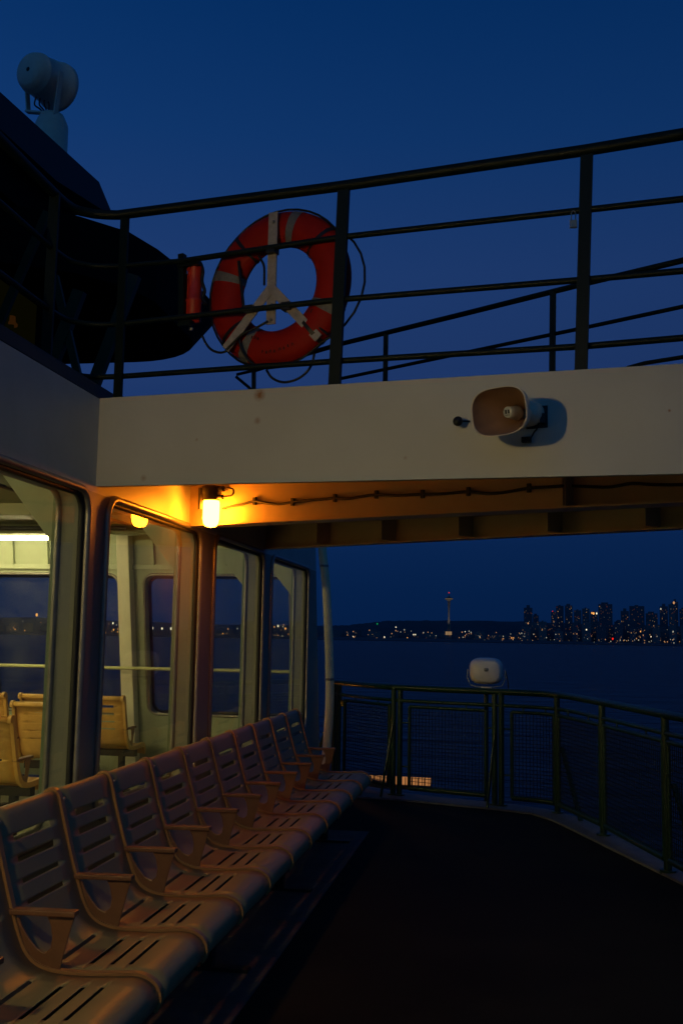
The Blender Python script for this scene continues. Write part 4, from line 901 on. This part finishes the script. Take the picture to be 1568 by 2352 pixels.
lo_, hi_ = bulwark_plan(-2.98, 9.95, .85, 4.36), bulwark_plan(-2.89, 10.45, .75, 4.83); nn_ = len(lo_)
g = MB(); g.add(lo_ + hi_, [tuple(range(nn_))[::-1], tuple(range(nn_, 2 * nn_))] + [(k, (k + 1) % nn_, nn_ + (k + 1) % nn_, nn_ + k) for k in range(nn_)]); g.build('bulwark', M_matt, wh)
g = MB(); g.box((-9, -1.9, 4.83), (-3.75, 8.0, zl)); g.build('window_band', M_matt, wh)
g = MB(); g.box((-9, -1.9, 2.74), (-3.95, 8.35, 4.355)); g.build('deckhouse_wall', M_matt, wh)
g = MB(); g.box((-3.952, 6.3, 3.45), (-3.94, 7.9, 4.30)); g.build('window', emit('lit_wall_glow', (.42, .38, .05), .005), wh)  # glowing patch added to paint dim yellow light on the deckhouse wall
g = MB(); c = onX(27, 735, -3.94); g.lathe(c + Vector((.0, 0, -.05)), (0, 0, 1), [(0, .05), (.02, .05), (.03, .035), (.08, .03), (.08, 0)], 12); g.build('door_lamp', emit('dim_orange_lamp', (1, .35, .06), .02), wh)
for (a, b_, wd) in (((150, 735), (186, 890), .055), ((272, 735), (208, 905), .085), ((146, 770), (114, 855), .09), ((68, 585), (-8, 760), .06)):
    A3, B3 = onY(*a, 6.9), onY(*b_, 6.9); e_ = (B3 - A3).normalized()
    g = MB(); g.bar(A3 - e_ * .35, B3 + e_ * .05, wd, wd * .7, up=(0, 1, 0)); g.build('brace', mat('dim_brace_paint', (.05, .045, .02), .5, var=.3, scale=9), wh)
# ------------------------------------------------------------------ searchlight
sb = onZ(116, 352, zt_ + .002)
sl = empty('searchlight', sb, 'large white drum searchlight in a yoke on the wheelhouse roof', 'searchlight')
sd = (sb - EYE).dot(RM @ Vector((0, 0, -1))); q_ = sd / F
def SP(x, y, d=0.0):
    r_ = ray(x, y); return EYE + r_ * (sd + d) 
g = MB(); hgt = SP(111, 255).z - sb.z
g.lathe(sb, (0, 0, 1), [(.0, 38 * q_), (.0, 38 * q_), (hgt * .68, 37 * q_), (hgt * .8, 33 * q_), (hgt * .95, 26 * q_), (hgt, 12 * q_), (hgt, 0)], 28); g.build('pedestal', M_lampw, sl)
ca, cb = SP(74, 164, -.10), SP(140, 204, .20)
axs = (cb - ca); LL = axs.length; axs.normalize()
R1 = 45 * q_
g = MB(); g.lathe(ca, axs, [(-.045, 0), (-.045, R1 * .70), (-.035, R1 * .80), (-.02, R1 * .90), (.0, R1 * .97), (.03, R1 * 1.0), (.035, R1 * 1.05), (.05, R1 * 1.05), (.055, R1 * 1.0), (LL * .5, R1 * 1.10), (LL * .8, R1 * 1.16), (LL * .82, R1 * 1.25), (LL * .98, R1 * 1.25), (LL, R1 * 1.1), (LL, 0)], 36); g.build('drum', M_lampw, sl)
g = MB(); g.lathe(ca - axs * .034, -axs, [(0, .02), (.012, .018), (.014, 0)], 12); g.lathe(ca + axs * (LL * .83), axs, [(0, R1 * 1.23), (.02, R1 * 1.23)], 36); g.build('rim', M_black, sl)
sid = axs.cross(H).normalized()
g = MB(); mid = ca + axs * LL * .5
pv0, pv1 = SP(60, 200, .08), SP(138, 170, -.04)
for pv, ft in ((SP(62, 190, .12), SP(66, 258, .06)), (SP(141, 165, -.10), SP(128, 262, -.05))):
    g.bar(pv, ft, .045, .012, up=sid)
g.bar(SP(62, 257, .06), SP(130, 262, -.05), .05, .014); g.build('yoke', M_lampw, sl)
g = MB()
for k in range(4): g.tube(curve([SP(84 + k * 9, 222 + k * 4), SP(80 + k * 11, 240), SP(92 + k * 7, 250), SP(100 + k * 4, 258)], 4), .007, 6)
g.build('cable', M_cable, sl)

# ------------------------------------------------------------------ lamplit ledge outboard, below deck level, its light painted as an amber glow
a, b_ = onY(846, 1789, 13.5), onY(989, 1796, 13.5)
ll = empty('glowing_ledge', (a + b_) / 2, 'lamplit ledge with a painted amber glow below the deck edge behind the mesh railing', 'lamp')
g = MB(); g.bar(a, b_, .09, .09); g.build('glowing_face', emit('ledge_lamplight_glow', (1, .40, .13), .38), ll, bevel=.012)
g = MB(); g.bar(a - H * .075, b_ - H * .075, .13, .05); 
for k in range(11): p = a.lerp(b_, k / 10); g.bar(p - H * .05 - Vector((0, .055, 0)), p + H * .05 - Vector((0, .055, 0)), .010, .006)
g.cyl((a + b_) / 2 - H * .07, (a + b_) / 2 - H * 3, .03, 8); g.build('housing', M_black, ll)  # dark sill, slot bars and prop of the glowing ledge, not a lamp
